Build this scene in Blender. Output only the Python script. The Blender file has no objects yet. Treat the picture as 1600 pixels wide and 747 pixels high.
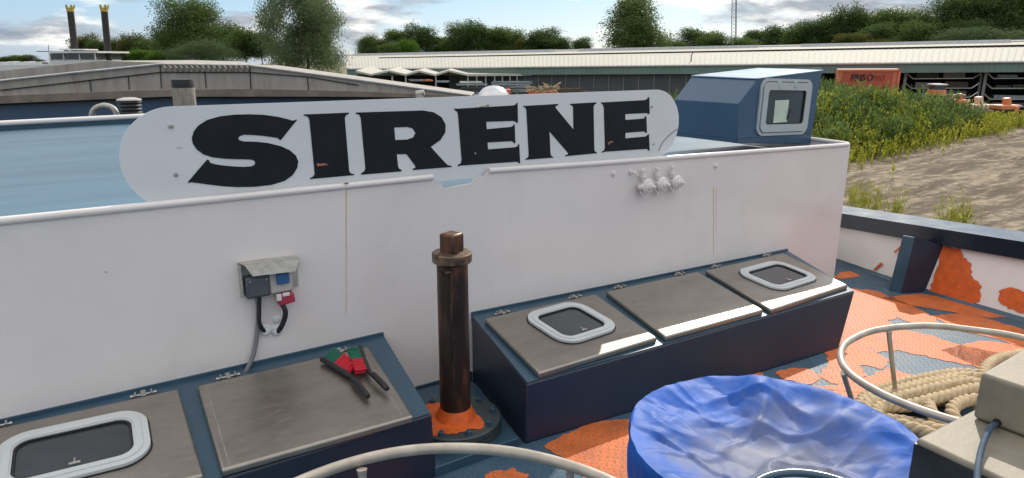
import bpy, bmesh, math, random
from mathutils import Vector, Matrix, noise
random.seed(7)
S = bpy.context.scene
R_ = math.radians
# ---------------------------------------------------------------- camera
# world axes are the ship's: x runs to starboard along the deckhouse wall (y = 0), z up, metres
CAM = Vector((-1.985, -3.518, 2.0)); PITCH = math.atan(283.5/1080.); YAW = R_(33.593)
cd = bpy.data.cameras.new('camera'); cam = bpy.data.objects.new('camera', cd); S.collection.objects.link(cam)
cam.location = CAM; cam.rotation_euler = (R_(90)-PITCH, 0, -YAW)
cd.sensor_width = 36; cd.lens = 24.3; cd.clip_start = 0.05; cd.clip_end = 3000
S.camera = cam
# ---------------------------------------------------------------- light
SUN_EL = R_(34.5); SUN_AZ = R_(59.7)          # azimuth clockwise from +y
sdir = Vector((math.sin(SUN_AZ)*math.cos(SUN_EL), math.cos(SUN_AZ)*math.cos(SUN_EL), math.sin(SUN_EL)))
sd = bpy.data.lights.new('sun', 'SUN'); sd.energy = 2.1; sd.angle = R_(0.6); sd.color = (1.0, 0.93, 0.82)
sun = bpy.data.objects.new('sun', sd); S.collection.objects.link(sun)
sun.rotation_euler = (-sdir).to_track_quat('-Z', 'Y').to_euler(); sun.location = (0, 0, 50)
W = bpy.data.worlds.new('World'); S.world = W; W.use_nodes = True
nt = W.node_tree; nt.nodes.clear()
def N(t, typ, **k):
    n = t.nodes.new(typ)
    for a, b in k.items():
        if a == 'op': n.operation = b
        elif a == 'inp':
            for i, v in b.items(): n.inputs[i].default_value = v
        else: setattr(n, a, b)
    return n
def ramp(t, stops, interp='LINEAR'):
    n = t.nodes.new('ShaderNodeValToRGB'); cr = n.color_ramp; cr.interpolation = interp
    while len(cr.elements) < len(stops): cr.elements.new(0.5)
    for e, (p, c) in zip(cr.elements, stops):
        e.position = p; e.color = (c, c, c, 1) if isinstance(c, (int, float)) else (*c, 1)
    return n
L = nt.links.new
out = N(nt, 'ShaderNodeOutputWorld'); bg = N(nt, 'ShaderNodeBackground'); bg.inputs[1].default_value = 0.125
sky = N(nt, 'ShaderNodeTexSky'); sky.sky_type = 'NISHITA'; sky.sun_disc = False
sky.sun_elevation = SUN_EL; sky.sun_rotation = SUN_AZ; sky.air_density = 1.0; sky.dust_density = 0.4; sky.ozone_density = 1.6
tc = N(nt, 'ShaderNodeTexCoord'); sep = N(nt, 'ShaderNodeSeparateXYZ'); L(tc.outputs['Generated'], sep.inputs[0])
az = N(nt, 'ShaderNodeMath', op='ABSOLUTE'); L(sep.outputs[2], az.inputs[0])
dz = N(nt, 'ShaderNodeMath', op='ADD', inp={1: 0.22}); L(az.outputs[0], dz.inputs[0])
dv = N(nt, 'ShaderNodeVectorMath', op='DIVIDE'); cmb = N(nt, 'ShaderNodeCombineXYZ')
L(sep.outputs[0], cmb.inputs[0]); L(sep.outputs[1], cmb.inputs[1]); cmb.inputs[2].default_value = 0.0
c3 = N(nt, 'ShaderNodeCombineXYZ')
for i in range(3): L(dz.outputs[0], c3.inputs[i])
L(cmb.outputs[0], dv.inputs[0]); L(c3.outputs[0], dv.inputs[1])
n1 = N(nt, 'ShaderNodeTexNoise', inp={'Scale': 1.15, 'Detail': 9.0, 'Roughness': 0.6, 'Distortion': 0.35}); L(dv.outputs[0], n1.inputs['Vector'])
n2 = N(nt, 'ShaderNodeTexNoise', inp={'Scale': 2.2, 'Detail': 8.0, 'Roughness': 0.6}); L(dv.outputs[0], n2.inputs['Vector'])
cr = ramp(nt, [(0.46, 0.0), (0.56, 1.0)]); L(n1.outputs[0], cr.inputs[0])
cc = ramp(nt, [(0.34, (1.25, 1.55, 2.0)), (0.48, (2.3, 2.45, 2.65)), (0.60, (5.4, 5.3, 5.05))]); L(n2.outputs[0], cc.inputs[0])
mx = N(nt, 'ShaderNodeMix', data_type='RGBA'); L(cr.outputs[0], mx.inputs[0]); mb = N(nt, 'ShaderNodeMix', data_type='RGBA', inp={0: 0.7, 7: (0.72, 1.60, 3.0, 1)}); L(sky.outputs[0], mb.inputs[6]); L(mb.outputs[2], mx.inputs[6]); L(cc.outputs[0], mx.inputs[7])
hm = N(nt, 'ShaderNodeMapRange', inp={1: 0.12, 2: 0.6, 3: 1.0, 4: 2.0}); L(az.outputs[0], hm.inputs[0])  # sky above the view brightened, an added fill for shaded faces
hi = N(nt, 'ShaderNodeMapRange', inp={1: 0.13, 2: 0.40, 3: 0.0, 4: 0.75}); L(az.outputs[0], hi.inputs[0]); mh_ = N(nt, 'ShaderNodeMix', data_type='RGBA', inp={7: (3.1, 2.9, 2.65, 1)}); L(hi.outputs[0], mh_.inputs[0]); L(mx.outputs[2], mh_.inputs[6])  # warmed overhead as well, to take the blue out of the shade
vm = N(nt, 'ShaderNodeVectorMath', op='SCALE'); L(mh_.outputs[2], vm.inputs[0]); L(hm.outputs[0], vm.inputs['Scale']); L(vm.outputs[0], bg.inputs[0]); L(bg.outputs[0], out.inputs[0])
S.view_settings.view_transform = 'Standard'; S.view_settings.look = 'None'
S.view_settings.exposure = 0.80; S.view_settings.gamma = 1
S.view_settings.use_curve_mapping = False
# ---------------------------------------------------------------- measuring helpers: where a sight line meets a real plane
Fh = Vector((math.sin(YAW), math.cos(YAW), 0)); Rt = Vector((math.cos(YAW), -math.sin(YAW), 0)); Zv = Vector((0, 0, 1))
Fw = Fh*math.cos(PITCH) - Zv*math.sin(PITCH); Up = Zv*math.cos(PITCH) + Fh*math.sin(PITCH)
def ray(x, y): return Fw + Rt*((x-800)/1080.) - Up*((y-373.5)/1080.)
def onz(x, y, z=0.): d = ray(x, y); return CAM + d*((z-CAM.z)/d.z)
def ony(x, y, v=0.): d = ray(x, y); return CAM + d*((v-CAM.y)/d.y)
def onx(x, y, v=0.): d = ray(x, y); return CAM + d*((v-CAM.x)/d.x)
def camb(x): return -0.025*max(0., x)
def ond(x, y, h=0.):
    z = h
    for i in range(6): p = onz(x, y, z); z = h+camb(p.x)
    p.z = z; return p
def at(x, y, D): d = ray(x, y); return CAM + d*(D/(d.x*Fh.x+d.y*Fh.y))
def onpl(x, y, p, n): d = ray(x, y); return CAM + d*((p-CAM).dot(n)/d.dot(n))
TILT = 0.01745; HG = -1.75
def gz(p):                                    # the ship lies a degree over against the shore
    return HG + TILT*((p-CAM).dot(Rt))
def fl(L_, D, h=0.):                          # point on the shore: lateral, distance, height
    p = CAM + Rt*L_ + Fh*D; p.z = HG + TILT*L_ + h; return p
def latp(px, D): p = at(px, 90, D); return (p-CAM).dot(Rt)
# ---------------------------------------------------------------- materials
def mat(name, col, rough=0.5, metal=0., coat=0., spec=0.5, var=0.12, vscale=6., detail=4., bump=0., bscale=60., col2=None, c2=(0.5, 0.62), c2scale=4., sheen=0., trans=0., rvar=0.1, stretch=None, bdist=0.005):
    m = bpy.data.materials.new(name); m.use_nodes = True; t = m.node_tree
    b = t.nodes['Principled BSDF']
    b.inputs['Roughness'].default_value = rough; b.inputs['Metallic'].default_value = metal
    b.inputs['Coat Weight'].default_value = coat; b.inputs['Specular IOR Level'].default_value = spec
    b.inputs['Coat Roughness'].default_value = 0.12
    co = t.nodes.new('ShaderNodeTexCoord'); vec = co.outputs['Object']
    if stretch:
        mp = t.nodes.new('ShaderNodeMapping'); mp.inputs['Scale'].default_value = stretch; t.links.new(vec, mp.inputs[0]); vec = mp.outputs[0]
    n = N(t, 'ShaderNodeTexNoise', inp={'Scale': vscale, 'Detail': detail, 'Roughness': 0.6}); t.links.new(vec, n.inputs['Vector'])
    lo = tuple(max(0, c*(1-var)) for c in col); hi = tuple(min(1, c*(1+var)) for c in col)
    r = ramp(t, [(0.3, lo), (0.7, hi)]); t.links.new(n.outputs[0], r.inputs[0]); res = r.outputs[0]
    if col2:
        n2 = N(t, 'ShaderNodeTexNoise', inp={'Scale': c2scale, 'Detail': 8.0, 'Roughness': 0.65}); t.links.new(vec, n2.inputs['Vector'])
        r2 = ramp(t, [(c2[0], 0.), (c2[1], 1.)]); t.links.new(n2.outputs[0], r2.inputs[0])
        mxx = N(t, 'ShaderNodeMix', data_type='RGBA'); t.links.new(r2.outputs[0], mxx.inputs[0]); t.links.new(res, mxx.inputs[6]); mxx.inputs[7].default_value = (*col2, 1); res = mxx.outputs[2]
    t.links.new(res, b.inputs['Base Color'])
    if rvar:
        mr = N(t, 'ShaderNodeMapRange', inp={3: max(0.02, rough-rvar), 4: min(1, rough+rvar)}); t.links.new(n.outputs[0], mr.inputs[0]); t.links.new(mr.outputs[0], b.inputs['Roughness'])
    if bump:
        nb = N(t, 'ShaderNodeTexNoise', inp={'Scale': bscale, 'Detail': 5.0}); t.links.new(vec, nb.inputs['Vector'])
        bp = N(t, 'ShaderNodeBump', inp={'Strength': bump, 'Distance': bdist}); t.links.new(nb.outputs[0], bp.inputs['Height']); t.links.new(bp.outputs[0], b.inputs['Normal'])
    if trans: b.inputs['Transmission Weight'].default_value = trans
    return m
def leafmat(name, c1, c2, sc=0.6):
    m = bpy.data.materials.new(name); m.use_nodes = True; t = m.node_tree; b = t.nodes['Principled BSDF']
    co = t.nodes.new('ShaderNodeTexCoord'); n = N(t, 'ShaderNodeTexNoise', inp={'Scale': sc, 'Detail': 5.0, 'Roughness': 0.7}); t.links.new(co.outputs['Object'], n.inputs['Vector'])
    r = ramp(t, [(0.35, c1), (0.65, c2)]); t.links.new(n.outputs[0], r.inputs[0]); t.links.new(r.outputs[0], b.inputs['Base Color'])
    b.inputs['Roughness'].default_value = 0.6; b.inputs['Specular IOR Level'].default_value = 0.0
    tr = t.nodes.new('ShaderNodeBsdfTranslucent'); t.links.new(r.outputs[0], tr.inputs[0])
    ms = t.nodes.new('ShaderNodeMixShader'); ms.inputs[0].default_value = 0.55
    t.links.new(b.outputs[0], ms.inputs[1]); t.links.new(tr.outputs[0], ms.inputs[2]); t.links.new(ms.outputs[0], t.nodes['Material Output'].inputs[0])
    return m
M = {}
M['white'] = mat('white_paint', (0.74, 0.695, 0.67), 0.22, coat=0.3, var=0.05, vscale=1.1, detail=7, bump=0.2, bscale=2.2, bdist=0.03, rvar=0.08, col2=(0.66, 0.615, 0.58), c2=(0.52, 0.80), c2scale=1.7)
M['board'] = mat('board_paint', (0.66, 0.68, 0.69), 0.3, coat=0.2, var=0.03, vscale=3)
M['letter'] = mat('letter_black', (0.009, 0.011, 0.015), 0.5, spec=0.25, var=0.25, vscale=9)
M['blue'] = mat('blue_paint', (0.030, 0.072, 0.112), 0.33, coat=0.15, var=0.10, vscale=3, bump=0.06, bscale=5, bdist=0.02)
M['blue_shaded'] = mat('shaded_blue_paint', (0.013, 0.020, 0.040), 0.36, coat=0.0, var=0.12, vscale=3)  # darker copy of the blue, shade put into the colour of shaded faces
M['bluelight'] = mat('cabin_blue_paint', (0.032, 0.078, 0.145), 0.36, coat=0.15, var=0.06, vscale=2)
M['capblue'] = mat('cap_paint', (0.010, 0.018, 0.032), 0.24, coat=0.12, var=0.2, vscale=5)
M['roofblue'] = mat('roof_paint', (0.062, 0.125, 0.175), 0.36, spec=0.25, var=0.4, vscale=1.2, bump=0.35, bscale=1.1, bdist=0.03, stretch=(0.12, 1.9, 1), rvar=0.12)  # stretched colour noise paints streaks of sky reflection on the roof
M['orange'] = mat('primer_orange', (0.60, 0.105, 0.012), 0.6, var=0.22, vscale=14)
M['steel'] = mat('worn_stainless', (0.345, 0.315, 0.275), 0.36, metal=0.85, var=0.07, vscale=14, detail=10, col2=(0.245, 0.215, 0.18), c2=(0.42, 0.85), c2scale=2.2, rvar=0.14, bump=0.15, bscale=60, bdist=0.0006, stretch=(1.0, 2.6, 1))
M['steelb'] = mat('plain_steel', (0.42, 0.40, 0.37), 0.36, metal=0.8, var=0.15, vscale=8)
M['tube'] = mat('hoop_steel', (0.40, 0.36, 0.30), 0.42, metal=0.4, var=0.2, vscale=10)
M['frame'] = mat('window_frame', (0.52, 0.55, 0.55), 0.35, var=0.05, vscale=5)
M['frameg'] = mat('window_frame_grey', (0.42, 0.46, 0.47), 0.32, var=0.05, vscale=5)
M['glass'] = mat('dark_glass', (0.035, 0.042, 0.048), 0.10, var=0.3, vscale=3, coat=0.2)
M['rubber'] = mat('rubber', (0.012, 0.012, 0.013), 0.55)
M['rust'] = mat('greasy_steel', (0.034, 0.024, 0.020), 0.40, metal=0.35, var=0.5, vscale=7, detail=9, col2=(0.15, 0.065, 0.035), c2=(0.50, 0.66), c2scale=9, bump=0.5, bscale=25, bdist=0.006, stretch=(1, 1, 0.22))
M['brass'] = mat('worn_bronze', (0.17, 0.115, 0.075), 0.45, metal=0.5, var=0.4, vscale=14, col2=(0.05, 0.035, 0.03), c2=(0.48, 0.6), c2scale=18)
M['galv'] = mat('galvanised', (0.42, 0.41, 0.37), 0.5, metal=0.3, var=0.2, vscale=30)
M['socketgrey'] = mat('socket_grey', (0.075, 0.082, 0.095), 0.4)
M['socketbeige'] = mat('socket_beige', (0.44, 0.43, 0.40), 0.45)
M['sblue'] = mat('socket_blue', (0.03, 0.10, 0.26), 0.4); M['sred'] = mat('socket_red', (0.36, 0.03, 0.06), 0.4)
M['cable'] = mat('grey_cable', (0.17, 0.17, 0.18), 0.5); M['black'] = mat('black_plastic', (0.012, 0.012, 0.014), 0.42)
M['bgreen'] = mat('green_bristle', (0.005, 0.13, 0.075), 0.6); M['bred'] = mat('red_bristle', (0.55, 0.012, 0.03), 0.55)
M['cord'] = mat('blue_cord', (0.035, 0.065, 0.11), 0.75, var=0.3, vscale=50)
M['stone'] = mat('weathered_grey_housing', (0.235, 0.205, 0.155), 0.62, metal=0.15, var=0.22, vscale=7, detail=9, bump=0.25, bscale=50, col2=(0.26, 0.24, 0.20), c2=(0.5, 0.75))
M['stone_d'] = mat('housing_front', (0.20, 0.20, 0.19), 0.5, metal=0.2, var=0.3, vscale=8, detail=8, bump=0.2, bscale=40)
M['rope'] = mat('rope_fibre', (0.46, 0.355, 0.215), 0.85, var=0.22, vscale=30, bump=0.5, bscale=180, bdist=0.003)
M['concrete'] = mat('weathered_cover', (0.33, 0.30, 0.265), 0.75, var=0.18, vscale=1.5, detail=9, col2=(0.23, 0.19, 0.155), c2=(0.52, 0.75), c2scale=2, stretch=(3, 3, 0.6))
M['rustyedge'] = mat('rusty_ledge', (0.20, 0.16, 0.13), 0.8, var=0.25, vscale=3)
M['darkgap'] = mat('dark_gap', (0.012, 0.012, 0.013), 0.8)
M['wood'] = mat('weathered_wood', (0.27, 0.25, 0.21), 0.8, var=0.35, vscale=8, stretch=(6, 6, 0.7), detail=8)
M['chrome'] = mat('polished_dome', (0.55, 0.55, 0.56), 0.28, metal=1.0, var=0.05)
M['alu'] = mat('aluminium', (0.55, 0.55, 0.54), 0.35, metal=0.5, var=0.15)
M['whitebg'] = mat('plain_white', (0.62, 0.62, 0.60), 0.5, var=0.06)
M['roofw'] = mat('sheet_roof', (0.47, 0.455, 0.40), 0.75, spec=0.05, var=0.05, vscale=0.6, stretch=(1, 1, 1))
M['fascia'] = mat('green_cladding', (0.13, 0.20, 0.175), 0.6, var=0.12, vscale=1)
M['wallg'] = mat('dark_cladding', (0.055, 0.062, 0.068), 0.7, var=0.2, vscale=1)
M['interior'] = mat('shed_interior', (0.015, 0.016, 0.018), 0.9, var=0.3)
M['rack'] = mat('rack_grey', (0.20, 0.20, 0.19), 0.6); M['pipe'] = mat('stacked_sections', (0.24, 0.28, 0.29), 0.5, var=0.4, vscale=6)
M['cont'] = mat('container_red', (0.60, 0.165, 0.085), 0.55, var=0.10, vscale=1.5); M['contd'] = mat('container_sign', (0.42, 0.075, 0.035), 0.55)
M['mach'] = mat('machine_orange', (0.58, 0.20, 0.09), 0.5, var=0.2, vscale=4); M['machp'] = mat('machine_pale', (0.62, 0.42, 0.30), 0.55)
M['bark'] = mat('bark', (0.09, 0.075, 0.055), 0.9, var=0.3, vscale=8)
M['pile'] = mat('pile_black', (0.022, 0.018, 0.016), 0.6, var=0.3); M['gold'] = mat('pile_yellow', (0.42, 0.30, 0.04), 0.5)
M['l1'] = leafmat('leaf_mid', (0.055, 0.095, 0.03), (0.15, 0.205, 0.065))
M['l2'] = leafmat('leaf_dark', (0.045, 0.08, 0.03), (0.115, 0.165, 0.055))
M['l3'] = leafmat('leaf_olive', (0.06, 0.075, 0.022), (0.13, 0.13, 0.045))
M['l4'] = leafmat('leaf_willow', (0.08, 0.115, 0.05), (0.18, 0.225, 0.12), 1.2)
M['l5'] = leafmat('leaf_bright', (0.06, 0.13, 0.02), (0.12, 0.20, 0.04))
M['l6'] = leafmat('leaf_bush', (0.075, 0.11, 0.05), (0.13, 0.18, 0.09), 1.2)
M['l7'] = leafmat('leaf_poplar', (0.07, 0.11, 0.035), (0.18, 0.235, 0.09), 0.9)
M['weed'] = leafmat('weed', (0.06, 0.115, 0.035), (0.20, 0.26, 0.085), 0.45)
M['weedy'] = leafmat('weed_yellow', (0.20, 0.24, 0.03), (0.36, 0.34, 0.06), 0.45)
M['soil'] = mat('mound_soil', (0.10, 0.085, 0.05), 0.9, var=0.4, vscale=1.5)
M['water'] = mat('water', (0.02, 0.03, 0.03), 0.08, bump=0.4, bscale=2, bdist=0.05)
# tread plate: blue paint and orange primer share one relief
def tread(name, col, col_hi, rough, **kk):
    m = mat(name, col, rough, var=0.22, vscale=5, detail=8, spec=0.22, **kk); t = m.node_tree; b = t.nodes['Principled BSDF']; L = t.links.new
    co = t.nodes.new('ShaderNodeTexCoord'); mp = N(t, 'ShaderNodeMapping'); mp.inputs['Scale'].default_value = (26, 26, 26); mp.inputs['Rotation'].default_value = (0, 0, R_(45))
    L(co.outputs['Object'], mp.inputs[0]); sp = t.nodes.new('ShaderNodeSeparateXYZ'); L(mp.outputs[0], sp.inputs[0])
    def f(op, a, b_=None):
        n = N(t, 'ShaderNodeMath', op=op)
        for i, v in enumerate((a, b_)):
            if v is None: continue
            if isinstance(v, (int, float)): n.inputs[i].default_value = v
            else: L(v, n.inputs[i])
        return n.outputs[0]
    x, y = sp.outputs[0], sp.outputs[1]
    fx = f('SUBTRACT', f('FRACT', x), 0.5); fy = f('SUBTRACT', f('FRACT', y), 0.5)
    par = f('MODULO', f('ABSOLUTE', f('ADD', f('FLOOR', x), f('FLOOR', y))), 2.0)
    ax = f('ABSOLUTE', fx); ay = f('ABSOLUTE', fy)
    def lens(a, c): return f('SUBTRACT', 1.0, f('ADD', f('POWER', f('DIVIDE', a, 0.44), 2.0), f('POWER', f('DIVIDE', c, 0.14), 2.0)))
    h1 = lens(ax, ay); h2 = lens(ay, ax)
    hh = f('ADD', f('MULTIPLY', h1, par), f('MULTIPLY', h2, f('SUBTRACT', 1.0, par)))
    hh = f('MINIMUM', f('MAXIMUM', hh, 0.0), 0.45)
    bp = N(t, 'ShaderNodeBump', inp={'Strength': 1.0, 'Distance': 0.022}); L(hh, bp.inputs['Height']); L(bp.outputs[0], b.inputs['Normal'])
    # studs painted lighter, so their relief looks as if it catches light
    src = b.inputs['Base Color'].links[0].from_socket
    k = f('MULTIPLY', f('GREATER_THAN', hh, 0.06), 0.5); mxx = N(t, 'ShaderNodeMix', data_type='RGBA'); L(k, mxx.inputs[0]); L(src, mxx.inputs[6]); mxx.inputs[7].default_value = (*col_hi, 1); L(mxx.outputs[2], b.inputs['Base Color'])
    return m
M['deck'] = tread('deck_blue', (0.050, 0.098, 0.150), (0.10, 0.15, 0.19), 0.52, col2=(0.085, 0.125, 0.155), c2=(0.50, 0.70), c2scale=6)
M['deckor'] = tread('deck_primer', (0.60, 0.150, 0.042), (0.55, 0.23, 0.11), 0.55, col2=(0.30, 0.10, 0.05), c2=(0.52, 0.78), c2scale=7)
# sand
def sandmat():
    m = mat('sand', (0.25, 0.205, 0.15), 0.95, var=0.45, spec=0.1, vscale=4.0, detail=12, bump=0.9, bscale=2.5, bdist=0.12, rvar=0)
    t = m.node_tree; b = t.nodes['Principled BSDF']; co = t.nodes.new('ShaderNodeTexCoord'); mp = N(t, 'ShaderNodeMapping')
    mp.inputs['Rotation'].default_value = (0, 0, R_(38)); mp.inputs['Scale'].default_value = (0.16, 0.9, 1)
    t.links.new(co.outputs['Object'], mp.inputs[0]); n = N(t, 'ShaderNodeTexNoise', inp={'Scale': 2.4, 'Detail': 10.0, 'Roughness': 0.78}); t.links.new(mp.outputs[0], n.inputs['Vector'])
    r = ramp(t, [(0.44, 0.), (0.54, 1.)]); t.links.new(n.outputs[0], r.inputs[0])
    src = b.inputs['Base Color'].links[0].from_socket; mxx = N(t, 'ShaderNodeMix', data_type='RGBA'); t.links.new(r.outputs[0], mxx.inputs[0]); t.links.new(src, mxx.inputs[6]); mxx.inputs[7].default_value = (0.11, 0.088, 0.066, 1)
    t.links.new(mxx.outputs[2], b.inputs['Base Color']); return m
M['sand'] = sandmat()
# the tarpaulin: blue, dusty where rain water has dried in the hollow
def tarpmat(c, rad):
    m = mat('tarp_blue', (0.014, 0.092, 0.40), 0.56, coat=0.0, spec=0.25, var=0.2, vscale=5, detail=6, bump=0.35, bscale=22, bdist=0.004)
    t = m.node_tree; b = t.nodes['Principled BSDF']; co = t.nodes.new('ShaderNodeTexCoord')
    mp = N(t, 'ShaderNodeMapping'); mp.inputs['Location'].default_value = (-c[0]/(rad*1.0), -c[1]/(rad*0.8), 0); mp.inputs['Scale'].default_value = (1/rad, 1/(rad*0.8), 0)
    t.links.new(co.outputs['Object'], mp.inputs[0]); ln = N(t, 'ShaderNodeVectorMath', op='LENGTH'); t.links.new(mp.outputs[0], ln.inputs[0])
    n = N(t, 'ShaderNodeTexNoise', inp={'Scale': 4.5, 'Detail': 9.0, 'Roughness': 0.65}); t.links.new(co.outputs['Object'], n.inputs['Vector'])
    a = N(t, 'ShaderNodeMath', op='MULTIPLY', inp={1: 1.5}); t.links.new(n.outputs[0], a.inputs[0])
    s = N(t, 'ShaderNodeMath', op='ADD'); t.links.new(a.outputs[0], s.inputs[0]); t.links.new(ln.outputs['Value'], s.inputs[1])
    r = ramp(t, [(0.72, 0.70), (1.0, 0.38), (1.0, 0.0)]); mr = N(t, 'ShaderNodeMapRange', inp={1: 0.0, 2: 1.75, 3: 0.0, 4: 1.0}); t.links.new(s.outputs[0], mr.inputs[0]); t.links.new(mr.outputs[0], r.inputs[0])
    r.color_ramp.elements[0].position = 0.58; r.color_ramp.elements[1].position = 0.80; r.color_ramp.elements[2].position = 0.97
    nr = N(t, 'ShaderNodeTexNoise', inp={'Scale': 3.2, 'Detail': 1.5, 'Distortion': .5}); t.links.new(co.outputs['Object'], nr.inputs['Vector'])
    m1 = N(t, 'ShaderNodeMath', op='SUBTRACT', inp={1: 0.5}); t.links.new(nr.outputs[0], m1.inputs[0]); m2 = N(t, 'ShaderNodeMath', op='ABSOLUTE'); t.links.new(m1.outputs[0], m2.inputs[0])
    m3 = N(t, 'ShaderNodeMapRange', inp={1: 0.0, 2: 0.09, 3: 1.0, 4: 0.0}); t.links.new(m2.outputs[0], m3.inputs[0])
    b2 = N(t, 'ShaderNodeBump', inp={'Strength': 0.3, 'Distance': 0.009}); t.links.new(m3.outputs[0], b2.inputs['Height']); t.links.new(b.inputs['Normal'].links[0].from_socket, b2.inputs['Normal']); t.links.new(b2.outputs[0], b.inputs['Normal'])
    src = b.inputs['Base Color'].links[0].from_socket; mxx = N(t, 'ShaderNodeMix', data_type='RGBA'); t.links.new(r.outputs[0], mxx.inputs[0]); t.links.new(src, mxx.inputs[6]); mxx.inputs[7].default_value = (0.185, 0.18, 0.165, 1)
    t.links.new(mxx.outputs[2], b.inputs['Base Color']); return m
# ---------------------------------------------------------------- mesh helpers
class MB:
    def __init__(s): s.v = []; s.f = []; s.mi = []; s.cur = 0
    def face(s, idx): s.f.append(tuple(idx)); s.mi.append(s.cur)
    def add(s, vs, fs):
        o = len(s.v); s.v += [Vector(v) for v in vs]
        for f in fs: s.face([o+i for i in f])
    def hexa(s, b, t):                        # bottom quad, top quad (same winding)
        s.add(list(b)+list(t), [(3, 2, 1, 0), (4, 5, 6, 7), (0, 1, 5, 4), (1, 2, 6, 5), (2, 3, 7, 6), (3, 0, 4, 7)])
    def box(s, c, d, ax=None):
        c = Vector(c); X, Y, Z = ax if ax else (Vector((1, 0, 0)), Vector((0, 1, 0)), Vector((0, 0, 1)))
        q = lambda i, j, k: c + X*(i*d[0]/2) + Y*(j*d[1]/2) + Z*(k*d[2]/2)
        s.hexa([q(-1, -1, -1), q(1, -1, -1), q(1, 1, -1), q(-1, 1, -1)], [q(-1, -1, 1), q(1, -1, 1), q(1, 1, 1), q(-1, 1, 1)])
    def tube(s, P, r, n=10, closed=False, caps=True):
        P = [Vector(p) for p in P]; m = len(P); rs = r if isinstance(r, (list, tuple)) else [r]*m
        o = len(s.v); prev = None
        for i, p in enumerate(P):
            if closed: d = P[(i+1) % m]-P[i-1]
            else: d = P[min(i+1, m-1)]-P[max(i-1, 0)]
            d.normalize()
            if prev is None: a = d.orthogonal().normalized()
            else: a = (prev - d*prev.dot(d)).normalized()
            prev = a; b = d.cross(a)
            for k in range(n): th = 2*math.pi*k/n; s.v.append(p + (a*math.cos(th)+b*math.sin(th))*rs[i])
        for i in range(m if closed else m-1):
            j = (i+1) % m
            for k in range(n): k2 = (k+1) % n; s.face((o+i*n+k, o+i*n+k2, o+j*n+k2, o+j*n+k))
        if caps and not closed: s.face([o+k for k in range(n)][::-1]); s.face([o+(m-1)*n+k for k in range(n)])
    def lathe(s, c, prof, n=32, ax=Vector((0, 0, 1))):
        c = Vector(c); ax = Vector(ax).normalized(); a = ax.orthogonal().normalized(); b = ax.cross(a); o = len(s.v); m = len(prof)
        for r, h in prof:
            for k in range(n): th = 2*math.pi*k/n; s.v.append(c + ax*h + (a*math.cos(th)+b*math.sin(th))*max(r, 1e-5))
        for i in range(m-1):
            for k in range(n): k2 = (k+1) % n; s.face((o+i*n+k, o+i*n+k2, o+(i+1)*n+k2, o+(i+1)*n+k))
        s.face([o+k for k in range(n)][::-1]); s.face([o+(m-1)*n+k for k in range(n)])
    def poly(s, P, n, th):                    # convex polygon P extruded by n*th
        P = [Vector(p) for p in P]; m = len(P); e = Vector(n)*th
        s.add(P+[p+e for p in P], [tuple(range(m))[::-1], tuple(range(m, 2*m))] + [(i, (i+1) % m, m+(i+1) % m, m+i) for i in range(m)])
    def build(s, name, m, parent=None, bevel=0., smooth=True, ang=35, fix=True, seg=2):
        me = bpy.data.meshes.new(name); me.from_pydata([tuple(v) for v in s.v], [], s.f)
        for mm in (m if isinstance(m, (list, tuple)) else [m]): me.materials.append(M[mm] if isinstance(mm, str) else mm)
        if any(s.mi): me.polygons.foreach_set('material_index', s.mi)
        if fix:
            bm = bmesh.new(); bm.from_mesh(me); bmesh.ops.recalc_face_normals(bm, faces=bm.faces); bm.to_mesh(me); bm.free()
        if smooth: me.shade_smooth(); me.set_sharp_from_angle(angle=R_(ang))
        o = bpy.data.objects.new(name, me); S.collection.objects.link(o)
        if parent: o.parent = parent; o.matrix_parent_inverse = Matrix.Translation(-parent_loc(parent))
        if bevel: b = o.modifiers.new('bevel', 'BEVEL'); b.width = bevel; b.segments = seg; b.limit_method = 'ANGLE'; b.angle_limit = R_(40); b.harden_normals = False
        return o
def parent_loc(p): return Vector(p.location) if p.type == 'EMPTY' else Vector((0, 0, 0))
def tag(o, label=None, cat=None, group=None, kind=None):
    if label: o['label'] = label
    if cat: o['category'] = cat
    if group: o['group'] = group
    if kind: o['kind'] = kind
    return o
def thing(name, label, cat, loc=(0, 0, 0), group=None):
    o = bpy.data.objects.new(name, None); S.collection.objects.link(o); o.location = loc; o.empty_display_size = 0.1
    return tag(o, label, cat, group)
def curve_mesh(name, loops, O, X, Y, depth, m, parent=None):   # flat filled outline with holes; loops of 2D points in frame O,X,Y
    cu = bpy.data.curves.new(name, 'CURVE'); cu.dimensions = '2D'; cu.fill_mode = 'BOTH'; cu.extrude = depth/2
    for lp in loops:
        sp = cu.splines.new('POLY'); sp.points.add(len(lp)-1); sp.use_cyclic_u = True
        for i, (a, b) in enumerate(lp): sp.points[i].co = (a, b, 0, 1)
    ob = bpy.data.objects.new(name, cu); dg = bpy.context.evaluated_depsgraph_get()
    S.collection.objects.link(ob); dg.update(); me = bpy.data.meshes.new_from_object(ob.evaluated_get(dg)); bpy.data.objects.remove(ob)
    Zz = X.cross(Y); mtx = Matrix((( X.x, Y.x, Zz.x, O.x), (X.y, Y.y, Zz.y, O.y), (X.z, Y.z, Zz.z, O.z), (0, 0, 0, 1))); me.transform(mtx)
    me.materials.clear(); me.materials.append(M[m] if isinstance(m, str) else m); me.name = name
    o = bpy.data.objects.new(name, me); S.collection.objects.link(o)
    if parent: o.parent = parent; o.matrix_parent_inverse = Matrix.Translation(-parent_loc(parent))
    return o
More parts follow.
